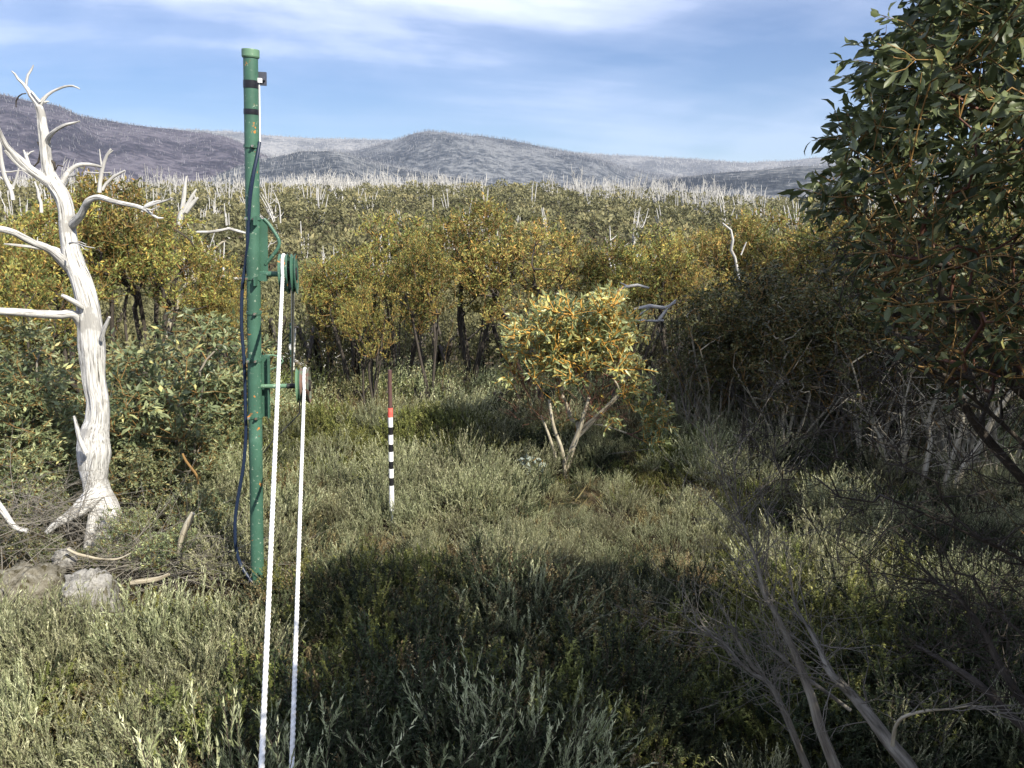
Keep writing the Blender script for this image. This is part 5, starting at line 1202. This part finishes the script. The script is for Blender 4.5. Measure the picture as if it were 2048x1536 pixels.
leaning('thin reddish stem behind the brown leaning sapling', [(1640, 1600, 20, 2.75), (1600, 1500, 16, 2.8), (1570, 1425, 14, 2.85), (1540, 1370, 12, 2.9), (1515, 1345, 10, 2.92), (1490, 1310, 9, 2.95), (1475, 1280, 7, 3.0), (1460, 1248, 4, 3.0)], M_bark, 72, ntw=30, twl=.35, u0=.3)
leaning('dead grey side stem reaching furthest left among the bare stems', [(1590, 1480, 14, 2.85), (1545, 1375, 12, 2.87), (1510, 1350, 9, 2.9), (1480, 1325, 8, 2.9), (1450, 1290, 6, 2.95), (1420, 1270, 3, 2.95), (1395, 1255, 2, 2.95)], M_twig_grey, 73, ntw=32, twl=.35, fan=(-1, 0, -.2))
leaning('pale lichen crusted branch arching right near the bottom edge', [(1785, 1490, 10, 2.45), (1790, 1455, 8, 2.42), (1805, 1435, 8, 2.4), (1835, 1425, 7, 2.38), (1865, 1420, 6, 2.36), (1900, 1418, 5, 2.33), (1935, 1412, 4, 2.3), (1968, 1416, 3, 2.28), (2000, 1440, 2, 2.25)], M_bark_pale, 74, ntw=14, twl=.18, name='bare_branch')
leaning('dark mossy stem slanting across the bottom right corner', [(2120, 1480, 26, 2.3), (2048, 1405, 22, 2.35), (2000, 1330, 18, 2.4), (1965, 1260, 14, 2.45), (1920, 1200, 10, 2.5), (1865, 1160, 6, 2.55)], M_bark_dark, 75, ntw=60, twl=.35, fan=(-.3, 0, -.9))
leaning('low dark stem lying towards the bottom right corner', [(2100, 1500, 24, 2.2), (2020, 1430, 20, 2.3), (1960, 1370, 17, 2.4), (1900, 1330, 13, 2.5), (1830, 1290, 6, 2.6)], M_bark_dark, 76, ntw=30, twl=.3, fan=(-.3, 0, -.5))
leaning('bare grey stick crossing behind the brown leaning sapling', [(1700, 1420, 9, 2.9), (1640, 1375, 9, 2.9), (1590, 1340, 10, 2.95), (1560, 1310, 9, 2.95), (1535, 1292, 5, 3.0)], M_twig_grey, 77, ntw=30, twl=.3, name='bare_branch')

# pale trunks standing at the right, in front of the thicket
for i, (lab, ch) in enumerate([
    ('thin forked cream trunk at the edge of the dark green heath', [(1795, 990, 8, 8.2), (1785, 960, 9, 8.2), (1772, 920, 8, 8.2), (1762, 880, 6, 8.25), (1740, 840, 4, 8.3), (1720, 800, 2, 8.3)]),
    ('straight cream trunk left of centre among the right edge trunks', [(1800, 1000, 9, 8.1), (1805, 940, 8, 8.1), (1812, 880, 7, 8.1), (1808, 820, 5, 8.1), (1825, 740, 3, 8.1)]),
    ('stout pale trunk curving up beside the dark twigs', [(1845, 985, 12, 7.9), (1850, 940, 12, 7.9), (1860, 890, 10, 7.95), (1858, 840, 8, 8.0), (1875, 780, 6, 8.0), (1880, 700, 3, 8.0)]),
    ('pale trunk leaning right close to the right edge', [(1885, 995, 12, 7.7), (1895, 950, 11, 7.7), (1908, 905, 10, 7.7), (1925, 850, 8, 7.75), (1930, 780, 6, 7.8), (1950, 700, 3, 7.8)]),
    ('widest pale trunk leaning strongly to the right edge', [(1900, 985, 16, 7.6), (1925, 940, 15, 7.6), (1955, 900, 13, 7.6), (1985, 840, 11, 7.6), (2030, 770, 8, 7.6), (2060, 700, 5, 7.6)])]):
    P = np.array([at(p[0], p[1], p[3]) for p in ch]); W = [p[2] * .5 * depth_of(q) / FPX for p, q in zip(ch, P)]; P[0][2] = zH(P[0][0], P[0][1]) - .02; off = P[0].copy()
    mb = MB(); tube(mb, P - off, W, 8, .06, rough=.08, seed=i); rng = np.random.default_rng(i + 30); Q, U = resample(P - off, W, .05)
    A = Q[rng.integers(len(Q) // 4, len(Q), 45)]; D = nrm(rng.normal(size=A.shape) * [.7, .7, .3] + [0, 0, .7]); l = rng.uniform(.2, .6, (45, 1)); segs(mb, A, A + D * l * .6, .006, .004, 3, 0); segs(mb, A + D * l * .6, A + nrm(D + rng.normal(size=A.shape) * .3) * l, .004, .0015, 3, 0)
    tag(obj('pale_sapling', mb, M_bark_pale, loc=Vector(off)), lab, 'tree')

# ------------------------------------------------------------------ neighbours whose shade falls into the view
def shade_gum(label, c, h, cr, ch, seed, nt=240, ll=.12, scale=1.0):
    ms = gum_tree(seed, h=h, cr=cr, ch=ch, nt=nt, nstem=5, leafmat=M_gum_near, twmat=M_twig_or, barkm=M_bark, ll=ll, lw=ll * .5, kind='quad', tw=4, nl=8, rb=.05, spread=.5, twl=.22, hang=(0, 0, -.2), young=.03)
    return tree_thing('snow_gum', ms, label, (c[0], c[1], zH(c[0], c[1])), 0, scale)
shade_gum('leafy snow gum beside the viewer that shades the bottom of the slope', (2.14, .48), 4.2, 1.2, 1.4, 701, 1000, .085)
shade_gum('bushy snow gum between the viewer and the big right hand tree', (3.25, 1.35), 3.25, .95, 1.1, 707, 520, .09)
shade_gum('leafy snow gum just outside the right edge shading the middle of the heath', (2.9, 2.7), 3.65, .95, 1.1, 704, 420)
shade_gum('leafy snow gum further right shading the lower right corner', (5.3, 1.75), 4.0, 1.05, 1.5, 702, 380)
shade_gum('slender snow gum outside the right edge shading the heath below the thicket', (6.1, 4.0), 4.2, 1.1, 1.5, 706, 300)
shade_gum('tall snow gum outside the right edge that shades the thicket', (9.6, 2.6), 13.5, 2.9, 5.4, 703, 1100)
shade_gum('second tall snow gum outside the right edge that shades the thicket', (11.6, 4.6), 11.5, 2.6, 4.5, 705, 900)

# ------------------------------------------------------------------ air between here and the hills
def haze():
    mb = MB(); box(mb, (0, 0, 170), (4600, 0, 0), (0, 4600, 0), (0, 0, 262)); 
    m = bpy.data.materials.new('haze'); m.use_nodes = True; t = m.node_tree; t.nodes.clear()
    o_ = t.nodes.new('ShaderNodeOutputMaterial'); v = t.nodes.new('ShaderNodeVolumePrincipled'); v.inputs['Color'].default_value = (.66, .77, 1.0, 1)
    v.inputs['Density'].default_value = HAZE; v.inputs['Anisotropy'].default_value = 0.0; t.links.new(v.outputs[0], o_.inputs['Volume'])
    o = obj('haze', mb, m); o['kind'] = 'stuff'
haze()
